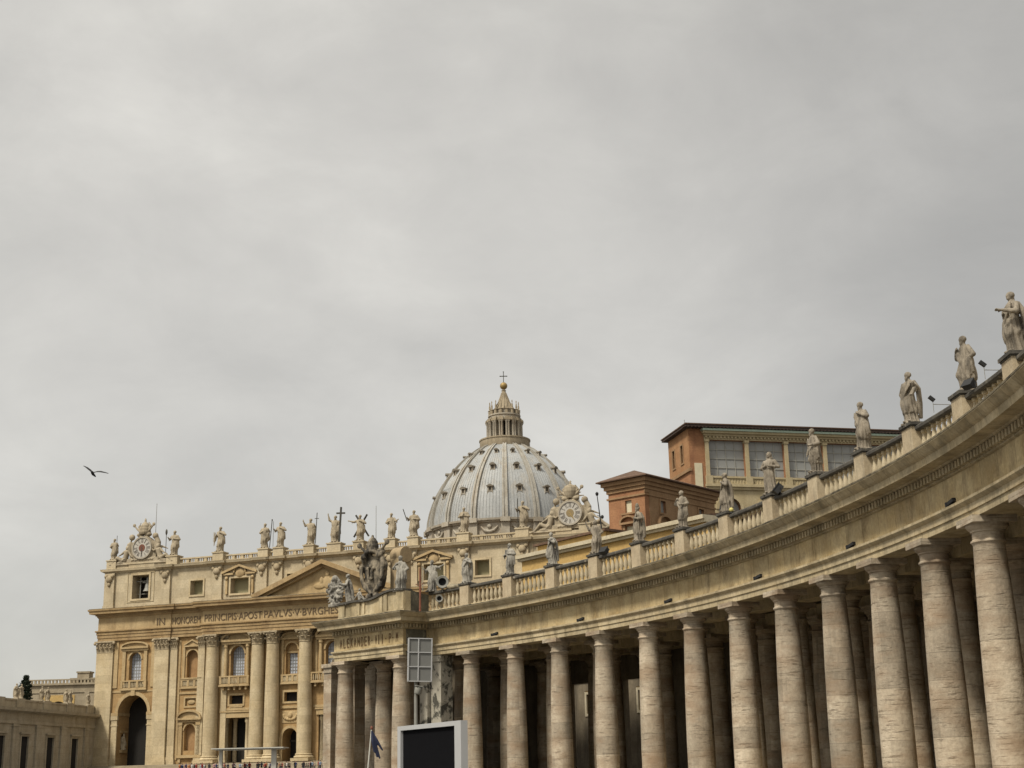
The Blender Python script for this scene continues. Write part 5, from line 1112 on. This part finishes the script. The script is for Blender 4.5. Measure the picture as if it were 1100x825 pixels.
# statues on the left wing
def lw3(x, y, z): return (la.x+lt.x*x-lt.y*y, la.y+lt.y*x+lt.x*y, z)
for i, (x, lab, kw) in enumerate(((7.6, 'first tiny statue on the left wing parapet, left of the cypress', dict(R_='out', L_='hold')), (9.6, 'tiny statue on the left wing parapet touching the cypress', dict(R_='chest', L_='down')),
        (18.4, 'tiny statue with bent arms on the left wing, left one right of the cypress', dict(R_='hip', L_='hold')), (21.0, 'tiny statue leaning right on the left wing parapet, before the ochre panel edge', dict(R_='hold', L_='out')),
        (29.4, 'tiny stooping statue on the left wing in front of the lunette', dict(R_='book', L_='chest', tilt=0.3)), (31.3, 'taller tiny statue on the left wing right beside the stooping one', dict(R_='bless', L_='down')), (40.2, 'tiny statue at the far end of the left wing near the church corner', dict(R_='hold', L_='down')))):
    statue(lab, lw3(x, 0.8, 17.42), lrot, 2.9, 240+i, 'statue_warm', 0.035, None, 'statues on the left wing', sway=1 if i % 2 else -1, **kw)
# angels that recline against the clocks and the cartouche
def recliner(seed, wing=True, arm='up'):
    rng = random.Random(seed); m = MB()
    m.tube([(0.10, 0, 0.28), (0.22, -0.02, 0.62), (0.30, 0, 0.95), (0.30, 0, 1.12)], [0.24, 0.19, 0.21, 0.08], 16)
    m.ell((0.30, -0.01, 1.27), (0.095, 0.11, 0.13)); m.ell((0.32, 0.03, 1.30), (0.10, 0.11, 0.11)); m.ell((0.30, -0.115, 1.26), (0.02, 0.03, 0.035), 8, 6)
    for s, kz, kx in ((-0.10, 0.52, -0.42), (0.10, 0.36, -0.52)):
        m.tube([(0.06, s, 0.28), (kx, s*1.4-0.05, kz), (kx-0.30, s*1.2-0.06, 0.18), (kx-0.46, s-0.1, 0.06)], [0.17, 0.125, 0.085, 0.05], 12); m.ell((kx-0.5, s-0.14, 0.05), (0.1, 0.05, 0.045), 8, 6)
    for i in range(9): t = i/8; m.tube([(0.2-0.5*t, -0.22+0.02*i, 0.42-0.2*t), (-0.15-0.5*t, -0.20+0.015*i, 0.12+0.02*(i % 3)), (-0.3-0.45*t, -0.1, 0.02)], [0.05, 0.06, 0.03], 7)
    m.ell((-0.15, 0.02, 0.14), (0.55, 0.27, 0.17), 18, 8)
    up_ = [(0.42, -0.03, 1.0), (0.62, -0.12, 0.86), (0.86, -0.14, 1.02)] if arm == 'up' else [(0.42, -0.03, 1.0), (0.60, -0.10, 0.72), (0.78, -0.14, 0.52)]
    m.tube(up_, [0.09, 0.07, 0.045], 10); e = Vector(up_[-1])
    for i in range(4): m.tube([e, e+Vector((0.09, -0.01, 0.035*(i-1.5)))], [0.018, 0.012], 6)
    m.tube([(0.16, -0.03, 1.0), (-0.06, -0.12, 0.78), (-0.26, -0.16, 0.66)], [0.09, 0.07, 0.045], 10)
    for i in range(4): m.tube([(-0.25, -0.16, 0.66), (-0.34, -0.17, 0.64+0.03*(i-1.5))], [0.018, 0.012], 6)
    if wing:
        for i in range(7): t = i/6; m.tube([(0.28, 0.14, 1.0), (0.55-0.9*t*0.4, 0.28, 1.28-0.1*t), (0.70-0.95*t, 0.30, 1.42-0.42*t)], [0.07, 0.08, 0.03], 7)
    m.box(-1.0, 0.55, -0.25, 0.25, -0.04, 0.04); return m
def angel(label, loc, rz, h, seed, mirror=False, mat='statue_warm', wing=True, arm='up', group=None):
    m = recliner(seed, wing, arm)
    if mirror: m.v = [(-x, y, z) for x, y, z in m.v]; m.f = [tuple(reversed(f)) for f in m.f]
    o = link('angel_statue', remesh(m, 0.024, 'angel_body', 1), mat, None, loc, rz); s = h/1.45; o.scale = (s, s, s); tag(o, label, 'statue', group); return o
# clocks
def clock(c, label, centre, spikes):
    x, y, z = fw3(c, AY-0.1, 48.3); r = thing('roof_clock', label, 'clock', (x, y, z), -TH, 'roof clocks')
    mm = MB(); mm.box(-4.2, 4.2, 0.0, 1.6, 0, 0.9); mm.box(-3.4, 3.4, 0.15, 1.5, 0.9, 4.6); mm.lathe([(0.1, 0), (0.1, 0.1)], 4)
    for s in (-1, 1):
        mm.tube([(s*3.0, 0.5, 5.6), (s*3.7, 0.5, 4.2), (s*3.6, 0.5, 2.6), (s*4.4, 0.5, 1.4), (s*5.2, 0.5, 0.6)], [0.55, 0.6, 0.65, 0.6, 0.45], 10); mm.ell((s*5.1, 0.4, 0.7), (0.7, 0.6, 0.7)); mm.ell((s*3.0, 0.3, 5.7), (0.7, 0.6, 0.7)); mm.ell((s*3.9, 0.2, 3.3), (0.5, 0.5, 0.6))
        for i in range(5): mm.ell((s*(2.6-0.45*i), 0.1, 0.5+0.1*(i % 2)), (0.25, 0.35, 0.28), 8, 6)
        mm.ell((s*1.0, 0.5, 6.15), (0.9, 0.6, 0.5)); mm.tube([(s*0.4, 0.4, 6.3), (s*1.6, 0.3, 7.3), (s*2.4, 0.2, 8.2)], [0.22, 0.2, 0.16], 8); mm.ell((s*2.5, 0.2, 8.35), (0.42, 0.2, 0.42), 10, 7)
        mm.tube([(s*0.6, 0.6, 6.2), (s*1.5, 0.6, 8.1), (s*1.0, 0.5, 8.9)], [0.3, 0.3, 0.15], 8)
        if spikes: 
            for i in range(4): mm.tube([(s*0.5, 0.5, 6.6), (s*(2.9-0.6*i), 0.4, 6.6+0.75*i)], [0.28, 0.10], 6)
    rr = [(1.55, 6.2), (1.75, 6.7), (1.6, 7.2), (1.62, 7.4), (1.35, 7.9), (1.38, 8.1), (0.9, 8.7), (0.3, 9.1)] if not spikes else [(1.2, 6.2), (1.5, 6.8), (1.75, 7.6), (1.55, 8.4), (1.0, 8.9), (0.3, 9.1)]
    mm.lathe([(q*0.78, w_) for q, w_ in rr], 16, (0, 0.7, 0)); mm.ell((0, 0.7, 9.3), (0.25, 0.25, 0.3)); mm.box(-0.08, 0.08, 0.62, 0.78, 9.3, 9.95); mm.box(-0.3, 0.3, 0.64, 0.76, 9.6, 9.75)
    v = [(2.75*cos(2*PI*i/40), 2.75*sin(2*PI*i/40)) for i in range(40)]; mm.prism([(a, 3.1+b) for a, b in v], -0.1, 1.4)
    sur = part('surround', remesh(mm, 0.085, 'surround', 1), 'statue_warm', r)
    m = MB(); arch = [(cos(2*PI*i/48), sin(2*PI*i/48)) for i in range(49)]
    for i in range(48):
        (a, b), (a2, b2) = arch[i], arch[i+1]; m.prism([(2.5*a, 3.1+2.5*b), (2.5*a2, 3.1+2.5*b2), (2.2*a2, 3.1+2.2*b2), (2.2*a, 3.1+2.2*b)], -0.4, -0.1)
    part('dial_ring', m, 'rib', r, 30)
    dd = part('dial', MB().prism([(2.25*cos(2*PI*i/48), 3.1+2.25*sin(2*PI*i/48)) for i in range(48)], -0.25, -0.12), 'dial', r)
    m = MB(); ROM = ['XII', 'I', 'II', 'III', 'IIII', 'V', 'VI', 'VII', 'VIII', 'IX', 'X', 'XI']
    for i, s in enumerate(ROM):
        me = text_fit(s, 0.16*len(s)+0.08*(s.count('X')+s.count('V')), 0.95, 0.01); w_ = max(v_.co.x for v_ in me.vertices); a = -2*PI*i/12
        T = Matrix.Translation((0, -0.27, 3.1)) @ Matrix.Rotation(-a, 4, 'Y') @ Matrix.Translation((-w_/2, 0, 1.14)); b0 = len(m.v)
        m.v += [tuple(T @ v_.co) for v_ in me.vertices]; m.f += [tuple(b0+q for q in p.vertices) for p in me.polygons]
    part('numerals', m, 'numeral', dd, 0)
    part('dial_centre', MB().prism([(0.8*cos(2*PI*i/32), 3.1+0.8*sin(2*PI*i/32)) for i in range(32)], -0.29, -0.255), centre, dd)
    m = MB(); m.M = Matrix.Translation((0, -0.32, 3.1)) @ Matrix.Rotation(PI if centre == 'red' else 2.6, 4, 'Y'); m.prism([(-0.08, -0.3), (0.08, -0.3), (0.14, 0.9), (0, 1.75), (-0.14, 0.9)], -0.02, 0.02); part('hand', m, 'numeral' if centre == 'red' else 'gold', dd)
    return r
clock(-46.0, 'ornate roof clock with red-brown centre and papal tiara at the far left', 'red', False)
clock(53.4, 'ornate roof clock with golden centre in front of the dome', 'ochre', True)
for c, nm in ((-46.0, 'left'), (53.4, 'dome-side')):
    where = 'beside the clock with red-brown centre' if nm == 'left' else 'beside the clock with golden centre'
    angel('reclining stone angel on the left-hand scroll '+where, fw3(c-5.0, AY+0.2, 47.9), -TH, 4.6, 300, False, arm='down' if nm == 'left' else 'up')
    angel('reclining stone angel on the right-hand scroll '+where, fw3(c+5.0, AY+0.2, 47.9), -TH, 4.6, 301, True, arm='down' if nm != 'left' else 'up')
# cartouche with papal arms on the pavilion
ca = 44.85; cr = RBF+0.75
cart = thing('cartouche', 'tall dark stone cartouche with papal tiara and keys on the pavilion corner', 'sculpture', W3(ca, cr, 19.4), rad(ca-90)+0.15); cart.scale = (1.12, 1.1, 1.04)
mm = MB(); sh = []
for t, wd_ in ((0.0, 0.25), (0.06, 0.6), (0.16, 0.95), (0.35, 1.15), (0.55, 1.25), (0.75, 1.3), (0.9, 1.15), (1.0, 0.7)): sh.append((wd_, 0.7+3.6*t))
poly = [(w_, z) for w_, z in sh]+[(-w_, z) for w_, z in reversed(sh)]
mm.prism(poly, -0.05, 0.5); mm.ell((0, 0.05, 2.7), (1.05, 0.35, 1.7), 20, 12)
for s in (-1, 1):
    mm.tube([(s*w_*1.04, -0.1-0.25*sin(PI*(z-0.7)/3.6), z) for w_, z in sh], [0.16, 0.2, 0.22, 0.2, 0.2, 0.24, 0.3, 0.2], 9); mm.ell((s*0.95, -0.35, 4.35), (0.36, 0.34, 0.34)); mm.ell((s*1.35, 0, 3.3), (0.3, 0.3, 0.5))
    mm.tube([(s*0.1, -0.2, 0.5), (s*0.5, -0.3, 0.95), (s*0.85, -0.2, 1.7)], [0.2, 0.2, 0.12], 8); mm.ell((s*0.45, -0.15, 0.28), (0.42, 0.36, 0.34))
    mm.tube([(s*0.3, 0.1, 4.3), (s*1.1, -0.1, 5.0), (s*1.7, -0.15, 5.55)], [0.17, 0.14, 0.12], 8); mm.ell((s*1.75, -0.15, 5.62), (0.3, 0.14, 0.3)); mm.ell((s*0.8, 0.05, 4.75), (0.5, 0.35, 0.4))
mm.tube([(-0.95, -0.3, 4.4), (-0.5, -0.55, 4.75), (0, -0.6, 4.85), (0.5, -0.55, 4.75), (0.95, -0.3, 4.4)], 0.2, 8)
part('shield', remesh(mm, 0.06, 'shield', 1), 'cart', cart)
mm = MB(); mm.lathe([(0.5, 4.7), (0.62, 5.0), (0.58, 5.3), (0.6, 5.42), (0.5, 5.75), (0.52, 5.85), (0.3, 6.2), (0.1, 6.38)], 14, (-0.25, 0.05, 0)); mm.ell((-0.25, 0.05, 6.45), (0.13, 0.13, 0.15))
part('tiara', remesh(mm, 0.05, 'tiara', 1), 'cart', cart)
m = MB(); m.tube([(-0.35, -0.42, 2.0), (-0.35, -0.42, 3.2)], 0.09, 7); m.tube([(0.1, -0.42, 2.0), (0.1, -0.42, 3.2)], 0.09, 7)
for x, z in ((-0.5, 3.1), (0.2, 3.1), (-0.12, 3.35), (-0.12, 2.1)): m.ell((x, -0.38, z), (0.25, 0.12, 0.2), 8, 6)
part('crest_relief', m, 'cart', cart)
m = MB(); m.box(-0.7, 0.9, 0.0, 1.5, 0, 4.6); m.M = Matrix.Translation((0.1, 0.75, 4.6)) @ Matrix.Rotation(PI/2, 4, 'Y'); m.lathe([(0.82, -0.8), (0.85, -0.7), (0.85, 0.85), (0.82, 0.95)], 20); m.M = None
bk = part('backing_pier', m, 'brownpier', None); bk.location = W3(44.0, cr+1.3, 19.4); bk.rotation_euler = (0, 0, rad(43-90)); bk.name = 'masonry_pier'; tag(bk, 'plain brown masonry pier with rounded top behind the cartouche', 'pier')
statue('grey stone statue of a robed woman right of the dark cartouche', W3(42.75, cr, 19.75), rad(42.5-90)+0.2, 3.75, 320, 'statue_grey', 0.0195, None, None, R_='hip', L_='chest', sway=1, beard=False, knee=1, mantle=1, slim=1.05)
statue('stone figure bending with both arms towards the wreath sculpture', W3(46.75, cr, 19.2), rad(46-90)-0.7, 3.35, 321, 'statue_grey', 0.0195, None, None, R_='fwd', L_='fwd', sway=-1, beard=False, knee=1, mantle=-1, lean=-0.12, slim=0.85)
angel('small crouched grey stone figure between the wreath group and the cartouche', W3(45.95, cr+0.2, 19.2), rad(45-90), 1.7, 322, True, 'statue_grey', False, 'down')
wr = MB(); rng = random.Random(5)
for i in range(90):
    a = rng.uniform(0, 2*PI); q = rng.uniform(0.35, 1.0); x, z = 1.0*q*cos(a), 1.5+1.35*q*sin(a)
    wr.ell((x, rng.uniform(-0.22, 0.12), z), (rng.uniform(0.1, 0.22), rng.uniform(0.1, 0.2), rng.uniform(0.1, 0.26)), 8, 6)
for i in range(26):
    a = 2*PI*i/26; wr.tube([(0.85*cos(a), 0, 1.5+1.2*sin(a)), (1.2*cos(a), -0.1+0.1*(i % 2), 1.5+1.55*sin(a))], [0.1, 0.05], 6)
wr.ell((0, 0.1, 1.5), (0.75, 0.16, 1.1)); wr.box(-0.7, 0.7, -0.3, 0.3, 0, 0.3); wr.ell((0.0, -0.1, 2.9), (0.35, 0.3, 0.35))
wo_ = link('wreath_sculpture', remesh(wr, 0.055, 'wreath', 1), 'statue_grey', None, W3(48.0, cr+0.2, 19.25), rad(46.8-90)+0.1); wo_.scale = (1.15, 1.1, 1.05); tag(wo_, 'oval carved stone wreath with leafy texture at the pavilion\'s left end', 'sculpture')

# ------------------------------------------------------------------ lamps, masts and small things
def oriented(name, label, cat, loc, rz=0, group=None): return thing(name, label, cat, loc, rz, group)
for i, a in enumerate((36.9, 30.3, 23.65, 17.0, 10.35, 3.7)):
    t = oriented('ledge_floodlight', 'small dark floodlight on the ledge under the colonnade frieze', 'floodlight', W3(a, RF-0.12, 14.3), rad(a-90), 'floodlights on the frieze ledge')
    m = MB(); m.M = Matrix.Translation((0, 0, 0.2)) @ Matrix.Rotation(-0.12, 4, 'Y'); m.box(-0.48, 0.4, -0.10, 0.10, -0.08, 0.10); m.box(-0.6, -0.46, -0.13, 0.13, -0.11, 0.13); part('housing', m, 'lampblack', t)
    m = MB(); m.tube([(0.05, 0, 0), (0.0, 0, 0.28)], 0.05, 6); m.box(-0.15, 0.2, -0.1, 0.1, 0.0, 0.04); part('bracket', m, 'lampblack', t)
def box_lamp(label, a, r, z, s, yaw):
    t = oriented('box_floodlight', label, 'floodlight', W3(a, r, z), rad(a-90)+yaw)
    m = MB(); m.M = Matrix.Translation((0, -0.1, 0.28*s)) @ Matrix.Rotation(-0.7, 4, 'X'); m.box(-0.45*s, 0.45*s, -0.22*s, 0.22*s, -0.35*s, 0.35*s); m.box(-0.5*s, 0.5*s, -0.27*s, -0.2*s, -0.4*s, 0.4*s); part('housing', m, 'lampblack', t)
    m = MB(); m.tube([(-0.5*s, 0, 0), (-0.5*s, 0, 0.35*s)], 0.04, 6); m.tube([(0.5*s, 0, 0), (0.5*s, 0, 0.35*s)], 0.04, 6); m.box(-0.55*s, 0.55*s, -0.06, 0.06, -0.03, 0.03); part('bracket', m, 'lampblack', t)
box_lamp('large black box floodlight on the rail below the second statue from the right', 1.9, R-0.75, 19.78, 0.62, 0.5)
box_lamp('black box floodlight on the rail right of the hooded statue', 15.3, R-0.6, 19.78, 0.95, -0.4)
box_lamp('dark box floodlight on the rail left of the raised-arm statue', 28.5, R-0.6, 19.78, 0.8, 0.2)
def rod_lamp(label, a, z):
    t = oriented('rod_floodlight', label, 'floodlight', W3(a, R-0.3, z), rad(a)-0.0)
    x1 = -1.0; m = MB(); m.tube([(0, 0, 0), (x1, -0.1, 0.0)], 0.018, 6); m.tube([(x1, -0.1, -0.45), (x1, -0.1, 0.25)], 0.014, 6); part('rod', m, 'greymetal', t)
    m = MB(); m.M = Matrix.Translation((x1-0.05, -0.1, 0.3)) @ Matrix.Rotation(0.7, 4, 'Y'); m.box(-0.17, 0.17, -0.09, 0.09, -0.08, 0.08); part('lamp_head', m, 'lampblack', t)
rod_lamp('small lamp on a thin rod reaching from the second pedestal from the right', 3.73, 19.9); rod_lamp('small lamp on a thin rod reaching from the rightmost pedestal', 0.3, 19.75)
for lab, a, z, s in (('large grey drum searchlight lying on the rail beside the staff statue', 41.0, 20.45, 1.0), ('smaller grey drum lamp below the large searchlight, before the balusters', 41.25, 18.85, 0.6)):
    t = oriented('searchlight', lab, 'searchlight', W3(a, R-0.75, z), rad(a-90)+0.9); m = MB(); m.M = Matrix.Rotation(PI/2, 4, 'X') @ Matrix.Scale(s, 4)
    m.lathe([(0.40, 0.55), (0.62, 0.6), (0.66, 0.5), (0.6, 0.1), (0.5, -0.6), (0.3, -0.9), (0.0, -0.92)], 20, cap=False); part('drum', m, 'greymetal', t)
    m = MB(); m.M = Matrix.Rotation(PI/2, 4, 'X') @ Matrix.Scale(s, 4); m.lathe([(0.41, 0.53), (0.3, 0.2), (0.0, 0.05)], 18, cap=False); part('lens', m, 'lampblack', t)
    m = MB(); m.box(-0.12*s, 0.12*s, -0.2*s, 0.3*s, -0.72*s, -0.5*s); m.tube([(0.0, 0.05, -0.95*s), (0, 0.05, -0.55*s)], 0.07, 6); part('mount', m, 'greymetal', t)
t = link('tarpaulin', remesh(MB().ell((0, 0, 0.1), (1.5, 0.4, 0.28)).ell((-0.8, 0, 0.2), (0.6, 0.42, 0.3)).ell((0.7, 0.05, 0.1), (0.9, 0.35, 0.2)), 0.07, 'tarpaulin'), 'mosstop', None, W3(40.2, R-0.4, 19.74), rad(40.3-90)); tag(t, 'grey crumpled cover lying on the rail right of the drum searchlight', 'cover')
m = MB(); m.tube([(0, 0, 0), (0.02, 0, 2.4), (0.0, 0, 4.6)], [0.12, 0.10, 0.06], 8); m.tube([(-0.45, 0, 3.0), (0, 0, 2.7), (0.35, 0, 3.1)], 0.05, 6)
t = part('signal_pole', m, 'rust', None, loc=W3(42.0, RF-1.25, 17.47)); tag(t, 'rusty red pole with short arms standing on the cornice beside the pavilion', 'pole')
t = oriented('yellow_beacon', 'small round yellow lamp on the balustrade rail', 'lamp', W3(18.9, R-0.6, 19.76)); part('globe', MB().ell((0, 0, 0.25), (0.17, 0.17, 0.17), 16, 10), 'yellow', t); part('base', MB().lathe([(0.12, 0), (0.1, 0.12)], 10), 'lampblack', t)
t = oriented('roof_lamp_post', 'thin dark lamp post on the roof right of the golden clock', 'lamp post', (10.7, 171.0, 29.7)); m = MB().tube([(0, 0, 0), (-0.25, 0, 2.8), (-0.45, 0, 4.9)], [0.1, 0.07, 0.05], 8).tube([(0.15, 0, 2.0), (-0.5, 0, 2.3)], 0.05, 6); part('post', m, 'lampblack', t)
m = MB(); m.lathe([(0.08, 0), (0.18, 0.12), (0.2, 0.35), (0.06, 0.5)], 10, (-0.45, 0, 4.75)); m.ell((0.1, 0, 2.1), (0.2, 0.2, 0.25), 8, 6); part('lamp_head', m, 'lampblack', t)
for (x, y, z), h, lab in ((fw3(-44.3, 3, 57.2), 4.5, 'thin aerial rod rising behind the left clock'), (fw3(9.3, 4, 48.5), 8.5, 'thin aerial rod rising right of the saltire statue')):
    t = part('aerial_rod', MB().tube([(0, 0, -9.5), (0, 0, h)], [0.09, 0.05], 6), 'greymetal', None, loc=(x, y, z)); tag(t, lab, 'aerial')
# video screen in the square
sx0, sy0, sx1, sy1 = -6.36, 74.7, -2.77, 67.5; sv = Vector((sx1-sx0, sy1-sy0)); sw_ = sv.length; srot = math.atan2(sv.y, sv.x)
t = oriented('video_screen', 'big black video screen in a silver frame standing in the square', 'screen', (sx0, sy0, 0), srot); ZT = 4.07
m = MB(); m.box(0.0, sw_, 0, 0.35, ZT-0.22, ZT); m.box(0.0, 0.42, 0, 0.35, 0.9, ZT-0.22); m.box(sw_-0.75, sw_, 0, 0.35, 0.9, ZT-0.22); m.box(0.42, sw_-0.75, 0, 0.35, 0.9, 1.1); part('frame', m, 'silver', t, 0)
part('display', MB().box(0.42, sw_-0.75, 0.15, 0.3, 1.1, ZT-0.22), 'screen', t)
m = MB()
for x in (0.6, sw_/2, sw_-0.9): m.box(x, x+0.2, 0.1, 0.5, 0.0, 0.9); m.box(x-0.1, x+0.3, -0.6, 1.2, 0.0, 0.08)
part('stand', m, 'greymetal', t)
# speaker array on a mast
t = oriented('speaker_mast', 'mast carrying a silver-framed grid of six grey speaker panels', 'loudspeaker', (-9.2, 128.3, 0), 0.25)
part('mast', MB().tube([(0, 0.35, 0), (0, 0.35, 13.2)], [0.2, 0.14], 12), 'greymetal', t)
m = MB(); xs_ = (-1.0, -0.1, 1.12)
for x in xs_: m.box(x-0.05, x+0.05, -0.2, 0.12, 9.7, 13.55)
for z in (9.7, 10.98, 12.26, 13.5): m.box(-1.05, 1.17, -0.19, 0.11, z-0.045, z+0.045)
fr = part('frame', m, 'silver', t, 0); fr.rotation_euler = (0, rad(1.2), 0)
for i in range(2):
    for j in range(3):
        o = part('speaker_panel', MB().box(xs_[i]+0.06, xs_[i+1]-0.06, -0.1, 0.1, 9.76+1.28*j, 10.92+1.28*j), 'grille', t, 0); o.rotation_euler = (0, rad(1.2), 0)
m = MB(); m.M = Matrix.Translation((0.15, -0.15, 8.95)) @ Matrix.Rotation(0.25, 4, 'Y'); m.lathe([(0.28, -0.4), (0.34, -0.3), (0.34, 0.15), (0.2, 0.32)], 14); m.box(-0.36, 0.36, -0.36, 0.36, 0.25, 0.33); part('camera_dome', m, 'greymetal', t)
# guide's furled flag
t = oriented('guide_flag', 'furled dark blue flag drooping from a thin pale leaning pole', 'flag', (-2.42, 22.0, 0)); part('pole', MB().tube([(-0.06, 0, 0), (0.15, 0, 2.36)], 0.011, 6), 'white', t)
part('tip', MB().ell((0.152, 0, 2.385), (0.02, 0.02, 0.03), 8, 6), 'rust', t)
mm = MB()
for i, (dx, dz) in enumerate(((0.05, -0.33), (0.09, -0.40), (0.13, -0.42), (0.17, -0.30))): mm.tube([(0.15, 0, 2.35), (0.15+dx*0.45, 0.012*(i-1.5), 2.35+dz*0.5), (0.15+dx, 0.015*(i-1.5), 2.35+dz)], [0.012, 0.026, 0.013], 8)
part('cloth', remesh(mm, 0.008, 'cloth', 1), 'navy', t)
# canopy on the church steps
t = oriented('canopy', 'white flat-roofed canopy on two posts in front of the church doors', 'canopy', (-50.2, 268.0, 3.0), -TH+0.30)
part('roof', MB().box(-6.8, 6.6, -2.2, 3.5, 3.82, 3.98).box(-6.2, 6.0, -1.7, 3.0, 3.62, 3.82), 'white', t, 0)
for x, w_ in ((-5.4, 0.3), (4.5, 0.45)): part('post', MB().box(x-w_, x+w_, -0.4, 0.4, -1.2, 3.64), 'white', t, 0)
# flying bird
bi = oriented('bird', 'dark bird gliding with bent wings against the grey sky', 'bird', (-11.7, 38.0, 9.93), 0.15)
mm = MB(); mm.tube([(-0.03, -0.02, 0.06), (-0.02, 0, 0.02), (0.0, 0.03, -0.03), (0.04, 0.06, -0.075), (0.055, 0.09, -0.1)], [0.028, 0.042, 0.038, 0.024, 0.02], 12); mm.ell((-0.035, -0.04, 0.055), (0.028, 0.034, 0.03)); mm.tube([(-0.04, -0.07, 0.05), (-0.045, -0.105, 0.045)], [0.012, 0.003], 6)
def wing_(pts):
    v = []; n_ = len(pts)
    for (x, y, z, c_) in pts:
        for k in range(8): a = 2*PI*k/8; v.append((x, y+c_*cos(a), z+0.009*sin(a)))
    return v, [(i*8+k, i*8+(k+1) % 8, (i+1)*8+(k+1) % 8, (i+1)*8+k) for i in range(n_-1) for k in range(8)]+[tuple(range(8)), tuple((n_-1)*8+k for k in reversed(range(8)))]
mm.add(*wing_([(-0.01, 0, 0.03, 0.085), (-0.09, -0.02, 0.10, 0.10), (-0.17, -0.01, 0.15, 0.085), (-0.25, 0.04, 0.175, 0.03), (-0.29, 0.07, 0.175, 0.008)])); mm.add(*wing_([(0.01, 0, 0.03, 0.07), (0.11, -0.02, 0.07, 0.075), (0.2, -0.01, 0.075, 0.09), (0.32, 0.03, 0.05, 0.05), (0.41, 0.06, 0.025, 0.008)]))
bi.rotation_euler = (0.42, 0.08, 0.15)
bo = part('body', remesh(mm, 0.006, 'bird_body', 1), 'feather', bi)
# cypress behind the left wing
cy = oriented('cypress_tree', 'dark narrow cypress rising behind the left wing parapet', 'tree', (-106.0, 306, 2.5))
part('trunk', MB().tube([(0, 0, 0), (0.1, 0, 8), (0, 0, 16), (0, 0, 20.5)], [0.45, 0.35, 0.2, 0.05], 8), 'bark', cy)
m = MB(); rng = random.Random(11)
for i in range(7000):
    z = rng.uniform(3, 21.2); tt = (z-3)/18.2; rmax = 1.35*min(1, (1-tt)*5.5+0.25)*min(1, tt*4+0.4)*(1+0.18*sin(7*z)+0.1*sin(3*z)); a = rng.uniform(0, 2*PI); q = math.sqrt(rng.uniform(0.05, 1))*rmax
    x, y = q*cos(a), q*sin(a); s = rng.uniform(0.16, 0.34); d = Vector((rng.gauss(0, 1), rng.gauss(0, 1), rng.gauss(0.9, 0.7))).normalized(); e_ = d.orthogonal().normalized(); p = Vector((x, y, z))
    m.add([tuple(p-e_*s*0.5), tuple(p+e_*s*0.5), tuple(p+d*s*1.6)], [(0, 1, 2)])
part('crown', m, 'leaf', cy, 0)
# people at the foot of the church
def person_mesh(cols, seed):
    rng = random.Random(seed); m = MB()
    for s in (-1, 1): m.tube([(s*0.09, 0, 0.9), (s*0.10, -0.01, 0.5), (s*0.10, 0.01, 0.08)], [0.095, 0.065, 0.045], 8); m.ell((s*0.10, -0.06, 0.045), (0.045, 0.12, 0.045), 8, 5)
    m.tube([(0, 0, 0.85), (0, 0, 1.1), (0, -0.01, 1.35), (0, 0, 1.46)], [0.155, 0.135, 0.17, 0.07], 10); m.tube([(0, 0, 1.44), (0, -0.01, 1.55)], [0.055, 0.05], 8); m.ell((0, -0.01, 1.63), (0.078, 0.098, 0.12), 12, 8); m.ell((0, 0.025, 1.67), (0.085, 0.09, 0.10), 10, 7); m.ell((0, -0.108, 1.62), (0.013, 0.02, 0.025), 6, 5)
    for s in (-1, 1):
        a = rng.choice((0, 0, 1)); e = (s*0.25, 0.02, 1.12); w_ = (s*0.25, -0.06, 0.88) if not a else (s*0.14, -0.24, 1.25)
        m.tube([(s*0.17, 0, 1.40), e, w_], [0.062, 0.05, 0.034], 8); m.ell((w_[0], w_[1]-0.02, w_[2]-0.05), (0.03, 0.035, 0.06), 8, 5)
        for q in range(4): m.tube([(w_[0]+0.015*(q-1.5), w_[1]-0.02, w_[2]-0.08), (w_[0]+0.017*(q-1.5), w_[1]-0.03, w_[2]-0.14)], 0.009, 5)
    me = remesh(m, 0.022, 'person_body', 1)
    for c_ in cols: me.materials.append(c_)
    for p in me.polygons:
        c_ = p.center; h = c_.z
        p.material_index = 3 if (h > 1.66 and c_.y > -0.085) or (h > 1.58 and c_.y > 0.05) or h > 1.72 else 0 if h > 1.49 or (abs(c_.x) > 0.19 and h < 1.02 and h > 0.7) else 1 if h > 0.9 else 2 if h > 0.09 else 3
    return me
TOPS = [('white', (0.42, 0.40, 0.37)), ('red', (0.28, 0.05, 0.04)), ('navy blue', (0.03, 0.04, 0.1)), ('orange', (0.33, 0.13, 0.05)), ('black', (0.02, 0.02, 0.02)), ('pale blue', (0.2, 0.25, 0.32)), ('beige', (0.3, 0.25, 0.18)), ('pink', (0.34, 0.19, 0.19))]
trm = plain('dark_trousers', (0.05, 0.05, 0.06), 0.8); pm_ = []
for i, (nm, c_) in enumerate(TOPS): pm_.append((nm, person_mesh([MT['skin'], plain(nm.replace(' ', '_')+'_cloth', c_, 0.8), trm, MT['hair']], 400+i)))
rng = random.Random(21)
n_p = 0
for i in range(96):
    px = 178+174*(i+rng.gauss(0, 1.6))/96; Y = rng.uniform(271, 284)
    X = (px-550)/1500*Y*0.9636+0.45
    nm, me = pm_[rng.choice((0, 1, 2, 2, 4, 4, 4, 3, 5, 6, 6, 7)) if not 255 < px < 262 else 1]
    o = link('person', me, None, None, (X, Y, 2.75), rng.uniform(0, 6.28)); s = rng.uniform(0.93, 1.06); o.scale = (s, s, s)
    tag(o, 'distant person in a '+nm+' top standing among the crowd at the church steps', 'person', 'people in '+nm+' tops at the church steps')
